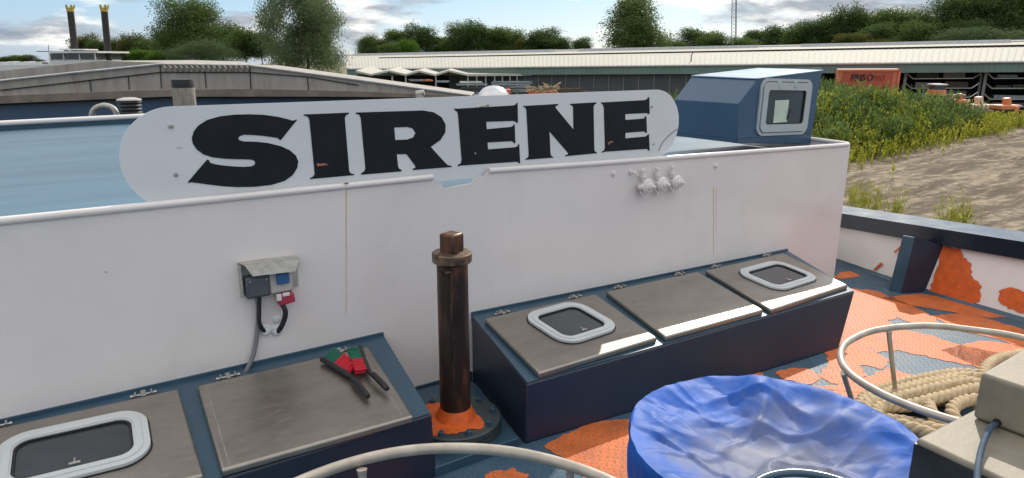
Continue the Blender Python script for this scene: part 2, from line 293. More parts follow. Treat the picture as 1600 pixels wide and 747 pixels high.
def crom(P, k=8, closed=False):
    P = [Vector(p) for p in P]; m = len(P); out = []
    for i in range(m if closed else m-1):
        g = (lambda j: P[j % m]) if closed else (lambda j: P[max(0, min(m-1, j))])
        a, b, c, d = g(i-1), g(i), g(i+1), g(i+2)
        for j in range(k):
            t = j/k; out.append(0.5*((2*b)+(c-a)*t+(2*a-5*b+4*c-d)*t*t+(3*b-a-3*c+d)*t**3))
    if not closed: out.append(P[-1])
    return out
def rrect(x0, x1, y0, y1, r, n=6):
    out = []
    for cx, cy, a0 in ((x1-r, y1-r, 0), (x0+r, y1-r, 90), (x0+r, y0+r, 180), (x1-r, y0+r, 270)):
        for k in range(n+1): a = R_(a0+90*k/n); out.append((cx+r*math.cos(a), cy+r*math.sin(a)))
    return out
def dup(o, parent=None, off=None):
    c = o.copy(); S.collection.objects.link(c)
    if parent: c.parent = parent
    for ch in list(o.children): dup(ch, c)
    return c
# ================================================================ THE SHIP
V = Vector
# ---- deck: tread plate, cambered to starboard, primer patches in the same mesh
PL = [V((4.98, 0.9, 0)), V((4.92, 0.507, 0)), V((4.60, -0.5, 0)), V((4.50, -1.45, 0)), V((4.56, -2.6, 0)), V((4.7, -6.5, 0))]
d = MB()
def dp(x, y, h=0.): return V((x, y, camb(x)+h))
xs = [-5, 0.0, 5.6]
for i in range(2):
    d.add([dp(xs[i], -6.5), dp(xs[i+1], -6.5), dp(xs[i+1], 1.6), dp(xs[i], 1.6)], [(0, 1, 2, 3)])
d.cur = 1
def jag(P, amp, sub=5):                        # ragged brush edge
    out = []; m = len(P); sub = 12; sd_ = random.uniform(0, 99)
    for i in range(m):
        a, b = P[i], P[(i+1) % m]; nrm = V((-(b-a).y, (b-a).x, 0)); nrm.normalize()
        for k in range(sub): t = k/sub; q_ = a.lerp(b, t); out.append(q_ + nrm*(noise.noise(V((q_.x*16, q_.y*16, sd_)))*amp*1.6 + noise.noise(V((q_.x*60, q_.y*60, sd_)))*amp*.7))
    return out
def patch(px, amp=0.02, lift=0.003):
    P = jag([ond(x, y) for x, y in px], amp); c = sum(P, V((0, 0, 0)))/len(P); bm = bmesh.new()
    vs = [bm.verts.new((p.x, p.y, 0)) for p in P]; f = bm.faces.new(vs); bmesh.ops.triangulate(bm, faces=[f])
    if any(p.x > 0 for p in P) and any(p.x < 0 for p in P): bmesh.ops.bisect_plane(bm, geom=bm.verts[:]+bm.edges[:]+bm.faces[:], plane_co=(0, 0, 0), plane_no=(1, 0, 0))
    bm.verts.ensure_lookup_table(); ix = {v: i for i, v in enumerate(bm.verts)}
    d.add([V((v.co.x, v.co.y, camb(v.co.x)+lift)) for v in bm.verts], [tuple(ix[v] for v in f.verts) for f in bm.faces]); bm.free()
patch([(850, 698), (905, 668), (950, 655), (985, 655), (1000, 690), (1010, 760), (905, 800), (915, 735)], 0.02)
patch([(740, 760), (765, 738), (800, 733), (825, 742), (850, 790), (790, 800)], 0.02)
patch([(1209, 582), (1240, 575), (1265, 578), (1287, 590), (1262, 600), (1225, 594)], 0.015)
patch([(1165, 588), (1180, 580), (1196, 584), (1180, 592)], 0.01)
patch([(1290, 548), (1312, 520), (1322, 490), (1331, 452), (1352, 452), (1372, 456), (1420, 476), (1450, 490), (1470, 506), (1445, 512), (1400, 496), (1388, 500), (1400, 516), (1440, 520), (1500, 540), (1560, 552), (1640, 560), (1640, 590), (1560, 580), (1480, 565), (1440, 556), (1400, 548), (1370, 552), (1392, 562), (1378, 576), (1340, 570), (1352, 585), (1345, 600), (1300, 600), (1275, 585), (1293, 572)], 0.018)
patch([(1330, 600), (1385, 575), (1425, 585), (1445, 600), (1400, 620), (1330, 625), (1290, 612), (1250, 606)], 0.018)
patch([(1315, 425), (1330, 424), (1345, 432), (1318, 436), (1300, 434)], 0.008)
patch([(1405, 462), (1440, 459), (1500, 470), (1570, 486), (1600, 495), (1545, 497), (1470, 485), (1420, 477), (1380, 466)], 0.012)
patch([(1455, 494), (1500, 490), (1550, 500), (1590, 512), (1650, 535), (1640, 560), (1560, 530), (1500, 518)], 0.015)
patch([(1470, 548), (1530, 532), (1600, 540), (1700, 560), (1700, 600), (1560, 585), (1510, 566)], 0.015)
patch([(600, 800), (680, 770), (720, 800), (700, 860), (600, 860)], 0.02)
deck = d.build('deck', ['deck', 'deckor'], smooth=False, fix=False); tag(deck, kind='structure')
# ---- deckhouse wall (the raised coaming across the ship)
HW = 1.335                                     # top of plate
dh = thing('deckhouse', 'white painted steel deckhouse wall with tubular top rim and pale blue roof behind it', 'deckhouse', (0.5, 0, 0))
top = [(-6.0, HW), (-0.19, HW-0.005), (-0.185, HW-0.035), (-0.145, HW-0.037), (-0.135, HW-0.045), (-0.13, HW-0.062), (-0.115, HW-0.070), (0.055, HW-0.060), (0.075, HW-0.050), (0.085, HW-0.030), (0.16, HW-0.022), (0.175, HW-0.003), (0.18, HW)]
top += [(x, HW+camb(x)*(1.0)) for x in (1, 2, 3, 4.02)]
XR = 4.02
wall = curve_mesh('wall_plate', [[(-6.0, -0.2), (XR, -0.22)] + top[::-1]], V((0, 0.006, 0)), V((1, 0, 0)), V((0, 0, 1)), 0.012, 'white', dh)
w = MB()
side = [V((XR, 0.012, -0.2)), V((XR+0.05, 0.05, -0.2)), V((XR+0.16, 0.9, -0.2)), V((XR+.3, 2.1, -0.2))]
for a, b in zip(side[:-1], side[1:]):
    w.hexa([a, b, b+V((-0.01, 0, 0)), a+V((-0.01, 0, 0))], [V((a.x, a.y, HW+camb(4.02))), V((b.x, b.y, HW+camb(4.02))), V((b.x-.01, b.y, HW+camb(4.02))), V((a.x-.01, a.y, HW+camb(4.02)))])
w.build('side_plate', 'white', dh)
r = MB(); rr = 0.019; zt = HW+0.006
r.tube([V((-6, 0.004, zt)), V((-3, 0.004, zt)), V((-0.195, 0.004, zt-0.004))], rr, 14)
r.build('rim_tube', 'white', dh)
r = MB()
pth = [V((0.185, 0.004, zt)), V((1, 0.004, zt+camb(1))), V((2, 0.004, zt+camb(2))), V((3, 0.004, zt+camb(3))), V((3.9, 0.004, zt+camb(3.9)))]
pth += crom([V((3.96, 0.004, zt-0.099)), V((4.015, 0.02, zt-0.1)), V((4.05, 0.06, zt-0.1)), V((4.07, 0.14, zt-0.1))], 4) + [V((4.2, 0.95, zt-0.1)), V((4.34, 2.1, zt-0.1)), V((-.75, 6.55, zt-.1))]
r.tube(pth, rr, 14); r.build('rim_tube', 'white', dh)
# far and port rims with dark blue inside
FA = onz(-120, 199, 1.30); FB = onz(210, 182, 1.30); dirF = (FB-FA).normalized(); FC = FB + dirF*3.2; FA2 = FA - dirF*3
r = MB(); r.tube([FA2, FC], 0.03, 12); r.build('rim_tube', 'white', dh)
w = MB(); nF = V((dirF.y, -dirF.x, 0)); w.hexa([FA2-V((0, 0, .25)), FC-V((0, 0, .25)), FC-V((0, 0, .25))-nF*0.02, FA2-V((0, 0, .25))-nF*0.02], [FA2-V((0, 0, .01)), FC-V((0, 0, .01)), FC-V((0, 0, .01))-nF*0.02, FA2-V((0, 0, .01))-nF*0.02]); w.build('far_plate', 'blue', dh)
rf = MB()                                      # roof sheet a little below the rim, very slightly bulged
ZR = 1.215
def rz(x, y): return ZR + camb(x) + 0.006*math.sin(x*1.7+y*0.8)
nx, ny = 30, 26
A = (-6.0, 0.02)
for j in range(ny+1):
    for i in range(nx+1):
        u, v_ = i/nx, j/ny
        near = V((-6+10.0*u, 0.015, 0)); xx = -6+10.25*u; far = V((xx, 6.1+.1*(xx+6) if xx < -.8 else 6.6-(xx+.8)*.9, 0))
        p = near.lerp(far, v_); rf.v.append(V((p.x, p.y, rz(p.x, p.y))))
for j in range(ny):
    for i in range(nx): a = j*(nx+1)+i; rf.face((a, a+1, a+nx+2, a+nx+1))
rf.build('roof', 'roofblue', dh)
w = MB()                                       # dark blue skirting between the lockers
w.box((-0.26, -0.006, 0.03), (0.60, 0.012, 0.075)); w.build('skirting', 'blue', dh)
# rust runs on the wall
w = MB()
M['stain'] = mat('rust_stain', (0.60, 0.47, 0.26), 0.4, var=.15, vscale=20)
def run(px, y0, y1, wd, n=14):
    w = MB()
    for k in range(n):
        a = ony(px + math.sin(k*1.3)*.25, y0+(y1-y0)*k/n, -0.0012); b = ony(px+math.sin(k*1.3+1.3)*.25, y0+(y1-y0)*(k+1)/n, -0.0012); t = wd*(1-0.6*k/n)
        w.v += [a-V((t, 0, 0)), a+V((t, 0, 0))]
    for k in range(n-1): w.face((2*k, 2*k+1, 2*k+3, 2*k+2))
    w.build('rust_run', 'stain', dh, smooth=False, fix=False)
run(541, 294, 505, 0.0032); run(1115, 292, 405, 0.004); run(1119, 292, 370, 0.0025)

def blob(px, py, y, rx, rz_, mt, nm, par, n=18):
    c = ony(px, py, y); w = MB(); w.v.append(c); sd = random.uniform(0, 50)
    for k in range(n): a = 6.283*k/n; r_ = random.uniform(.35, 1.15); w.v.append(c+V((math.cos(a)*rx*r_, 0, math.sin(a)*rz_*r_)))
    for k in range(n): w.face((0, 1+k, 1+(k+1) % n))
    w.build(nm, mt, par, smooth=False)
M['rmark'] = mat('rust_mark', (0.25, 0.11, 0.05), 0.8)
blob(541, 287, -0.0215, .020, .007, 'rmark', 'rust_spot', dh); blob(166, 425, -.0012, .004, .004, 'black', 'rust_spot', dh)
# ---- name board behind the rim, leaning on it
BY = 0.045
bd = thing('name_board', 'long white name board with rounded ends and black letters standing behind the rim', 'name board', (0.03, BY, 1.3))
bz0, bz1, bx0, bx1 = 1.300, 1.782, -1.742, 1.835; rb = (bz1-bz0)/2
curve_mesh('board', [rrect(bx0, bx1, bz0, bz1, rb-0.001, 20)], V((0, BY, 0)), V((1, 0, 0)), V((0, 0, 1)), 0.008, 'board', bd)
A_ = (180, 130); B_ = (620, 130); K = 1600/460.
def tr(pts, o, k=K): return [(lambda p: (p.x, p.z))(ony(o[0]+x/k, o[1]+y/k, BY-0.007)) for x, y in pts]
Sg = [(988,200),(900,310),(892,306),(885,298),(845,292),(800,286),(740,281),(700,280),(678,287),(668,299),(675,310),(700,317),(760,318),(830,325),(900,342),(950,365),(982,393),(995,425),(990,460),(965,500),(920,532),(850,553),(760,563),(660,565),(580,560),(500,550),(450,543),(412,538),(397,543),(395,538),(500,415),(510,419),(516,432),(545,441),(590,448),(650,453),(700,455),(740,452),(758,444),(762,432),(755,420),(735,415),(660,413),(600,411),(530,403),(480,387),(443,360),(422,328),(417,298),(427,263),(452,230),(500,200),(570,180),(650,171),(730,169),(810,172),(880,182),(940,196),(960,203),(975,202),(985,197)]
Ig = [(1025,170),(1270,160),(1272,165),(1256,173),(1248,188),(1272,478),(1281,491),(1298,494),(1299,500),(1060,521),(1060,515),(1077,508),(1085,494),(1056,198),(1048,182),(1027,176)]
Rg = [(438,438),(700,430),(742,437),(772,456),(788,485),(787,515),(768,545),(730,572),(788,635),(797,643),(811,645),(811,650),(660,662),(661,657),(672,652),(668,643),(636,600),(598,600),(603,648),(608,658),(617,661),(617,667),(460,680),(460,674),(471,668),(476,655),(458,460),(452,446),(440,443)]
Rh = [(588,496),(640,494),(660,500),(671,518),(662,535),(640,543),(592,545)]
Eg = [(312,138),(325,139),(636,121),(648,115),(651,107),(657,107),(659,215),(652,215),(644,208),(630,205),(487,210),(489,250),(620,238),(633,232),(637,224),(641,224),(645,326),(638,326),(627,315),(494,322),(496,360),(645,348),(657,342),(661,332),(666,332),(671,435),(664,435),(655,427),(348,448),(333,452),(332,446),(348,436),(353,420),(333,165),(326,152),(315,146)]
Ng = [(688,124),(876,113),(879,118),(866,124),(862,132),(961,252),(959,132),(955,122),(942,117),(943,112),(1085,104),(1086,110),(1073,118),(1070,130),(1074,360),(1078,372),(1087,375),(1088,381),(915,397),(917,392),(930,388),(932,380),(830,262),(836,386),(842,397),(851,400),(850,405),(700,416),(700,411),(713,405),(718,393),(705,145),(700,132),(690,130)]
Fg = [(1110,105),(1350,92),(1362,86),(1367,76),(1373,76),(1375,166),(1368,168),(1360,162),(1242,168),(1243,200),(1345,192),(1352,180),(1357,180),(1360,269),(1354,270),(1345,262),(1243,270),(1243,300),(1355,290),(1365,280),(1371,276),(1375,366),(1369,366),(1360,357),(1130,373),(1115,378),(1116,372),(1128,365),(1132,350),(1126,130),(1120,115),(1112,110)]
for loops, o, k in (([Sg], A_, K), ([Ig], A_, K), ([Rg, Rh], (380, 0), 1046/420.), ([Eg], B_, K), ([Ng], B_, K), ([Fg], B_, K)):
    curve_mesh('letter', [tr(l, o, k) for l in loops], V((0, BY-0.0055, 0)), V((1, 0, 0)), V((0, 0, 1)), 0.0025, 'letter', bd)
w = MB()                                       # bolts, holes and scratches of the board
for px, py, rad in ((267, 197, .012), (275, 273, .010), (742, 240, .008), (1018, 167, .009), (1021, 225, .006), (745, 168, .006), (762, 164, .008)):
    w.lathe(ony(px, py, BY-0.004), [(0, -.004), (rad, -.003), (rad, .003), (rad*.6, .009), (0, .010)], 10, V((0, -1, 0))); w.build('bolt', 'steelb', bd); w = MB()
w.tube([ony(745, 168, BY-0.012), ony(762, 164, BY-0.018)], 0.004, 6)
w.build('pin', 'steelb', bd)
M['chip'] = mat('chipped', (0.42, 0.17, 0.11), 0.8)
for px, py, a_, b_ in ((503, 257, .030, .008), (497, 258, .012, .010), (955, 222, .030, .006), (952, 224, .010, .012), (280, 231, .016, .003)): blob(px, py, BY-0.0078-.0004*(a_ > .02), a_, b_, 'chip', 'chipped_paint', bd)
w = MB()                                       # dented lower corner of the board
w.tube(crom([ony(x, y, BY-0.006) for x, y in ((1061, 200), (1052, 206), (1042, 215), (1034, 225), (1029, 236))], 5), 0.0022, 5); w.build('crease', 'socketgrey', bd)
# ---- lockers
def boxtop(x, y): return 0.445+0.13*y+camb(x)
def lidp(px, py, lift=0.0):
    z = .4
    for i in range(20): p = onz(px, py, z); z = 0.484+0.13*p.y+camb(p.x)+lift
    p.z = z; return p
def locker(name, lab, bl, br, fl_, fr, gl, gr, rnd=0.):
    t = thing(name, lab, 'locker', ((bl+br)/2, -0.4, 0.0))
    m = MB(); zb = lambda x, y: boxtop(x, y)
    TBL, TBR, TFR, TFL = [V((x, y, zb(x, y))) for x, y in ((bl, -0.005), (br, -0.005), (fr[0], fr[1]), (fl_[0], fl_[1]))]
    BBL, BBR = V((bl, -0.005, camb(bl)-.05)), V((br, -0.005, camb(br)-.12)); BFR, BFL = V(gr), V(gl)
    m.hexa([BFL, BFR, BBR, BBL], [TFL, TFR, TBR, TBL]); m.build('body', 'blue_shaded', t, bevel=0.012, seg=3)
    m = MB()                                   # top sheet in the brighter blue of lit faces, and the upstand on the wall
    e = V((0, 0, 0.003)); k = V((0, 0, 0))
    m.hexa([TFL+e+V((.006, .006, 0)), TFR+e+V((-.006, .006, 0)), TBR+e, TBL+e], [TFL+e*2+V((.006, .006, 0)), TFR+e*2+V((-.006, .006, 0)), TBR+e*2, TBL+e*2])
    m.build('top_sheet', 'blue', t)
    m = MB(); m.hexa([V((bl, -0.02, .40+camb(bl))), V((br, -0.02, .40+camb(br))), V((br, -0.0, .40+camb(br))), V((bl, -0.0, .40+camb(bl)))], [V((bl, -0.012, .467+camb(bl))), V((br, -0.012, .467+camb(br))), V((br, -0.0, .467+camb(br))), V((bl, -0.0, .467+camb(bl)))])
    m.build('upstand', 'blue', t); return t
lkL = locker('deck_locker', 'dark blue steel deck locker on the left with two steel lids', -3.6, -0.545, (-4.0, -0.80), (-0.645, -0.805), (-4.0, -0.83, 0), tuple(ond(683, 745)))
lkR = locker('deck_locker', 'dark blue steel deck locker on the right with three steel lids', 0.045, 3.235, (-0.085, -0.80), (2.985, -0.79), (-0.105, -0.815, -0.002), tuple(ond(1311, 545)))
def lid(t, pts, win=None, lab=None):
    q = [lidp(*p) if len(p) == 2 else V(p) for p in pts]    # back left, back right, front right, front left
    m = MB(); dn = V((0, 0, -0.036)); n = (q[1]-q[0]).cross(q[2]-q[1]); n = -n.normalized() if n.z > 0 else n.normalized()
    m.hexa([q[3]+dn, q[2]+dn, q[1]+dn, q[0]+dn], [q[3], q[2], q[1], q[0]])
    ld = m.build('lid', 'steel', t, bevel=0.011, seg=3)
    if lab: ld['label'] = lab
    Xa = (q[1]-q[0]).normalized(); Zn = Xa.cross((q[0]-q[3])).normalized(); Ya = Zn.cross(Xa)
    if Zn.z < 0: Zn = -Zn
    if win:
        wq = [lidp(*p) if len(p) == 2 else V(p) for p in win]
        O = (wq[0]+wq[1]+wq[2]+wq[3])/4; X2 = ((wq[1]-wq[0])+(wq[2]-wq[3])).normalized(); Y2 = Zn.cross(X2)
        hw = ((wq[1]-wq[0]).length+(wq[2]-wq[3]).length)/4; hh = ((wq[0]-wq[3]).length+(wq[1]-wq[2]).length)/4
        def ring(a, b, r1, r2, z, th, nm, mt):
            return curve_mesh(nm, [rrect(-a[0], a[0], -a[1], a[1], r1, 8), rrect(-b[0], b[0], -b[1], b[1], r2, 8)], O+Zn*z, X2, Y2, th, mt, ld)
        ring((hw+.007, hh+.007), (hw-.01, hh-.01), .125, .115, .002, .004, 'gasket', 'rubber')
        f = ring((hw, hh), (hw-.062, hh-.062), .12, .062, .010, .016, 'window_frame', 'frame'); bv = f.modifiers.new('bevel', 'BEVEL'); bv.width = 0.005; bv.segments = 2; bv.limit_method = 'ANGLE'
        f2 = ring((hw-.028, hh-.028), (hw-.055, hh-.055), .092, .068, .0195, .005, 'window_frame', 'frame'); bv = f2.modifiers.new('bevel', 'BEVEL'); bv.width = 0.002; bv.segments = 2; bv.limit_method = 'ANGLE'
        ring((hw-.058, hh-.058), (hw-.072, hh-.072), .066, .052, .007, .014, 'window_seal', 'rubber')
        curve_mesh('window_glass', [rrect(-hw+.065, hw-.065, -hh+.065, hh-.065, .058, 8)], O+Zn*0.004, X2, Y2, 0.004, 'glass', ld)
        g = MB(); c = O+Zn*0.008 - Y2*(hh-.10) ; g.tube([c-X2*.02, c+X2*.02], 0.006, 8); g.tube([c, c+Y2*.03], 0.005, 8); g.build('window_catch', 'steelb', ld)
    else:                                      # welded seam lines near the left and the rear edge
        e = Zn*0.0008; M.setdefault('seam', mat('seam', (0.46, 0.43, 0.38), 0.5))
        for a, b in ((q[0]+Xa*.035-Ya*.03, q[3]+Xa*.035+Ya*.02), (q[0]+Xa*.035-Ya*.03, q[1]-Xa*.03-Ya*.03), (q[1]-Xa*.045-Ya*.03, q[2]-Xa*.045+Ya*.03)):
            g = MB(); n_ = 26
            for k in range(n_+1):
                p0 = a.lerp(b, k/n_)+e; s_ = (b-a).cross(Zn).normalized()*.0011*random.uniform(.2, 1.); g.v += [p0-s_, p0+s_]
            for k in range(n_): g.face((2*k, 2*k+1, 2*k+3, 2*k+2))
            g.build('seam_line', 'seam', ld, smooth=False, fix=False)
    for u in (0.17, 0.83):                      # hinges: two studs, a block and a pin
        c = q[0].lerp(q[1], u) + Ya*0.035 - V((0, 0, .012)); g = MB()
        g.box(c+Xa*0.0, (0.022, .05, .02), (Xa, Ya, Zn)); g.tube([c-Xa*.055, c+Xa*.055], 0.006, 8)
        for s_ in (-1, 1): g.box(c+Xa*s_*.034+V((0, 0, -.004)), (0.008, .03, .036), (Xa, Ya, Zn)); g.lathe(c+Xa*s_*.05, [(0, -.006), (.009, -.006), (.009, .006), (0, .006)], 6, Xa)
        g.build('hinge', 'steelb', ld, bevel=0.002)
    return ld
wl = lambda xa, xb: None
L1w = [lidp(20, 690), lidp(222, 642), lidp(236, 712), lidp(-4, 772)]
lid(lkL, [lidp(-74, 684), (278, 607), (318, 742), lidp(-130, 850)], [(-8, 691), (222, 640), (246, 718), (-14, 782)], 'worn steel lid with a light grey framed window')
lid(lkL, [(308, 602), (575, 541), (646, 650), (346, 735)], None, 'plain worn steel lid without a window')
lid(lkR, [(757, 497), (930, 459), (1027, 527), (842, 583)], [(817, 493), (903, 472), (968, 514), (880, 546)], 'worn steel lid with a light grey framed window')
lid(lkR, [(947, 455), (1090, 424), (1193, 484), (1040, 526)], None, 'plain worn steel lid without a window')
lid(lkR, [(1102, 422), (1223, 395), (1325, 445), (1205, 484)], [(1150, 426), (1216, 407), (1280, 438), (1213, 458)], 'worn steel lid with a light grey framed window')
# ---- socket box on the wall
so = thing('wall_socket', 'grey and beige wall sockets under a galvanised hood with blue and red covers', 'socket box', (-1.15, 0, 0.85))
def wq(pts, y=0.): return [ony(a, b, y) for a, b in pts]
g = MB(); P = wq([(371, 412), (376, 464), (466, 447), (464, 400)], -0.001); g.poly(P, V((0, -1, 0)), 0.004)
P0 = ony(371, 412, 0); P1 = ony(376, 463, 0); g.hexa([P1, P1+V((.005, 0, 0)), P1+V((.005, -.05, 0.01)), P1+V((0, -.05, 0.01))], [P0, P0+V((.005, 0, 0)), P0+V((.005, -.05, 0)), P0+V((0, -.05, 0))])
g.build('back_plate', 'galv', so)
g = MB(); a, b = ony(371, 411, -.004), ony(459, 400, -.004); c1, c2 = ony(381, 415, -.075), ony(468, 404, -.075); e1, e2, e3, e4 = ony(383, 416, -.077), ony(395, 432, -.095), ony(462, 424, -.095), ony(468, 413, -.08)
dn = V((0, 0, -.003)); g.hexa([a, b, c2, c1], [a-dn, b-dn, c2-dn, c1-dn]); g.add([c1, c2, e4, e3, e2, e1], [(0, 1, 2, 3, 4, 5)]); g.build('hood', 'galv', so, smooth=False)
g = MB(); o_ = ony(404, 449, -.062); g.box(o_+V((0, .028, 0)), (0.120, .055, .115)); g.build('switch_box', 'socketgrey', so, bevel=0.012)
g = MB(); g.box(o_+V((0, -.003, 0)), (0.095, .012, .092)); sc = g.build('switch_cover', 'socketgrey', so, bevel=0.008)
for s_ in (-1, 1): g = MB(); g.lathe(o_+V((s_*.04, -.008, .038)), [(0, 0), (.006, 0), (.006, .003), (0, .003)], 8, V((0, -1, 0))); g.build('screw', 'steelb', sc)
g = MB(); o2 = ony(439, 441, -.05); g.box(o2+V((0, .022, 0)), (0.125, .05, .12)); g.build('socket_body', 'socketbeige', so, bevel=0.014)
g = MB(); g.box(ony(442, 435, -.062), (0.062, .02, .055)); g.build('blue_cover', 'sblue', so, bevel=0.005)
g = MB(); g.box(ony(446, 466, -.055), (0.085, .055, .052), (V((1, 0, .1)).normalized(), V((0, 1, 0)), V((-.1, 0, 1)).normalized())); g.build('red_socket', 'sred', so, bevel=0.008)
g = MB(); g.box(ony(436, 465, -.085), (0.025, .012, .035)); g.box(ony(447, 460, -.086), (0.035, .012, .018)); g.build('latch', 'whitebg', so, bevel=0.003)
def cab(pts, rad, nm, mt, par): g = MB(); g.tube(crom([ony(a, b, y) for a, b, y in pts], 8), rad, 10); return g.build(nm, mt, par)
cab([(401, 464, -.04), (403, 480, -.032), (403, 508, -.02), (400, 535, -.02), (394, 560, -.03), (381, 586, -.05)], 0.0115, 'conduit', 'cable', so)
cab([(405, 464, -.05), (405, 485, -.05), (405, 503, -.05), (410, 514, -.03), (417, 520, -.0)], 0.011, 'cable', 'black', so)
cab([(441, 475, -.06), (446, 487, -.07), (444, 500, -.06), (438, 513, -.04), (432, 520, -.0)], 0.0135, 'cable', 'black', so)
for px, py in ((415, 516), (432, 516)):
    g = MB(); g.lathe(ony(px, py, 0), [(0, 0), (.034, .0), (.031, .004), (.022, .007), (.021, .022), (.015, .026), (0, .026)], 14, V((0, -1, 0)))
    g.build('cable_gland', 'board', so)
g = MB(); g.lathe(ony(432, 499, 0), [(0, 0), (.024, .0), (.018, .006), (.01, .014), (0, .014)], 12, V((0, -1, 0))); g.build('cable_gland', 'board', so)
# ---- painted-over valves
labs = ['leftmost of the three white painted pipe valves on the wall', 'middle one of the three white painted pipe valves on the wall', 'rightmost of the three white painted pipe valves on the wall']
for i, (px, py) in enumerate(((1012, 291), (1035, 288), (1058, 285))):
    c = ony(px, py, -0.055); t = thing('pipe_valve', labs[i], 'valve', (c.x, 0, c.z), 'painted valves in a row below the rim')
    cw = ony(px, py, 0); cw = V((c.x-.01, 0, c.z))
    g = MB(); g.lathe(cw, [(0, 0), (.048, 0), (.048, .012), (.036, .014), (.034, .05), (.052, .052), (.054, .066), (.046, .070), (.044, .082), (.028, .084), (.026, .10), (.014, .104), (0, .104)], 20, V((.10, -1, 0.03))); g.build('valve_body', 'white', t)
    g = MB(); g.lathe(cw+V((.012, -.106, .003)), [(0, 0), (.016, 0), (.016, .014), (.006, .016), (.006, .026), (0, .026)], 6, V((.10, -1, 0.03))); g.build('spindle_nut', 'white', t)
    g = MB(); tp = cw + V((-.012, -.03, .035)); g.tube([tp, tp+V((-.006, 0, .05))], .017, 12); g.tube([tp+V((-.004, 0, .026)), tp+V((-.004, 0, .034))], .023, 12); g.tube([tp+V((-.006, 0, .05)), tp+V((-.007, 0, .066))], .010, 10); g.lathe(tp+V((-.008, .0, .074)), [(0, -.015), (.013, -.010), (.016, 0), (.013, .010), (0, .015)], 12); g.build('bonnet', 'white', t)
    g = MB(); q = cw+V((-.045, -.045, -.035)); g.tube([q, q+V((.02, 0, -.03)), q+V((.045, 0, -.032))], .008, 8)
    if i == 0: g.lathe(cw+V((-.04, -.05, 0)), [(0, 0), (.022, 0), (.020, .02), (.010, .022), (.009, .034), (0, .035)], 12, V((-1, -.1, 0)))
    g.build('drain_spout', 'white', t)
g = MB(); c = ony(985, 268, 0); g.lathe(c, [(0, 0), (.02, 0), (.016, .02), (0, .022)], 12, V((0, -1, 0))); g.tube([c+V((0, -.02, 0)), c+V((.02, -.035, -.01)), c+V((.035, -.04, -.028))], .008, 8)
tag(g.build('pipe_stub', 'white'), 'small white bent pipe stub on the wall left of the three valves', 'pipe stub')
for (px, py), lab in zip(((958, 271), (1118, 259)), ('small round white bolt boss left of the bent pipe stub', 'small round white bolt boss right of the three valves')):
    g = MB(); g.lathe(ony(px, py, 0), [(0, 0), (.022, 0), (.02, .006), (.012, .008), (.011, .02), (0, .022)], 12, V((0, -1, 0))); tag(g.build('bolt_boss', 'white'), lab, 'bolt boss')
# ---- post between the lockers
PB = onz(712, 650, 0.125); px_, py_ = PB.x, PB.y
def hz(y): # height on the post axis for a sight line
    lo, hi = 0., 2.
    for i in range(40):
        m_ = (lo+hi)/2; v = V((px_, py_, m_))-CAM; yy = 373.5-1080*(v.dot(Up)/v.dot(Fw))
        if yy > y: lo = m_
        else: hi = m_
    return lo
po = thing('mooring_post', 'rusty black steel post with square head standing between the two lockers', 'post', (px_, py_, 0.06))
zc = hz(398); z_top = hz(366)
g = MB(); g.lathe((px_, py_, 0), [(.083, .128), (.081, .5), (.080, zc-.03)], 32); g.build('post_tube', 'rust', po)
g = MB(); g.lathe((px_, py_, 0), [(.112, .125), (.106, .14), (.096, .155), (.090, .175), (.084, .185)], 32); g.build('weld_collar', 'orange', po)
g = MB(); g.lathe((px_, py_, 0), [(.082, zc-.045), (.099, zc-.034), (.102, zc-.030), (.102, zc+.010), (.096, zc+.016), (.05, zc+.020)], 32); g.build('head_collar', 'brass', po)
g = MB(); a = R_(20); g.box((px_, py_, (zc+.015+z_top)/2), (.092, .092, z_top-zc), (V((math.cos(a), math.sin(a), 0)), V((-math.sin(a), math.cos(a), 0)), V((0, 0, 1)))); g.build('square_head', 'rust', po, bevel=0.012)
g = MB(); g.tube([V((px_-.045, py_-.075, z)) for z in (hz(585), hz(500), hz(420))], .009, 8); q = V((px_-.045, py_-.075, hz(420))); g.tube(crom([q, q+V((-.02, -.01, .015)), q+V((-.045, -.01, .012)), q+V((-.06, -.01, .035))], 5), .008, 8)
for zz in (hz(540), hz(480)): g.box((px_-.045, py_-.078, zz), (.022, .02, .11))
g.build('locking_rod', 'rust', po)
RF = 0.245
g = MB(); g.lathe((px_, py_, 0), [(0, .058), (RF, .058), (RF, .088), (RF-.006, .09), (RF-.006, .094), (RF, .096), (RF, .122), (RF-.006, .127), (0, .127)], 48); g.build('base_flange', mat('flange_grey', (.035, .05, .055), .4, var=.25), po)
g = MB(); P = jag([V((px_+math.cos(a)*r0, py_+math.sin(a)*r0, 0)) for a, r0 in [(R_(q), rr_) for q, rr_ in ((0, .10), (25, .13), (50, .24), (62, .23), (75, .15), (100, .22), (130, .23), (160, .235), (190, .235), (215, .22), (240, .19), (262, .17), (285, .21), (300, .17), (330, .13))]], .012, 4)
c = V((px_, py_, .1295)); o = len(g.v); g.v.append(c); n_ = len(P)
for p in P: g.v.append(V((p.x, p.y, .1295)))
for k in range(n_): g.face((o, o+1+k, o+1+(k+1) % n_))
g.build('primer_patch', 'orange', po, smooth=False, fix=False)
for k in range(9):
    a = R_(-100+40*k); c = V((px_+math.cos(a)*.205, py_+math.sin(a)*.205, .127)); g = MB(); g.lathe(c, [(0, 0), (.020, 0), (.020, .004), (.0165, .004), (.0165, .018), (.009, .020), (.009, .026), (0, .027)], 6); g.build('bolt', 'blue', po, smooth=False)
g = MB(); P = [V((-.62, -0.02, 0)), V((-.10, -0.02, 0)), V((-.105, -.80, 0)), V((-.66, -.83, 0))]; pl = onz(811, 684, .055); pl2 = onz(680, 731, .055)
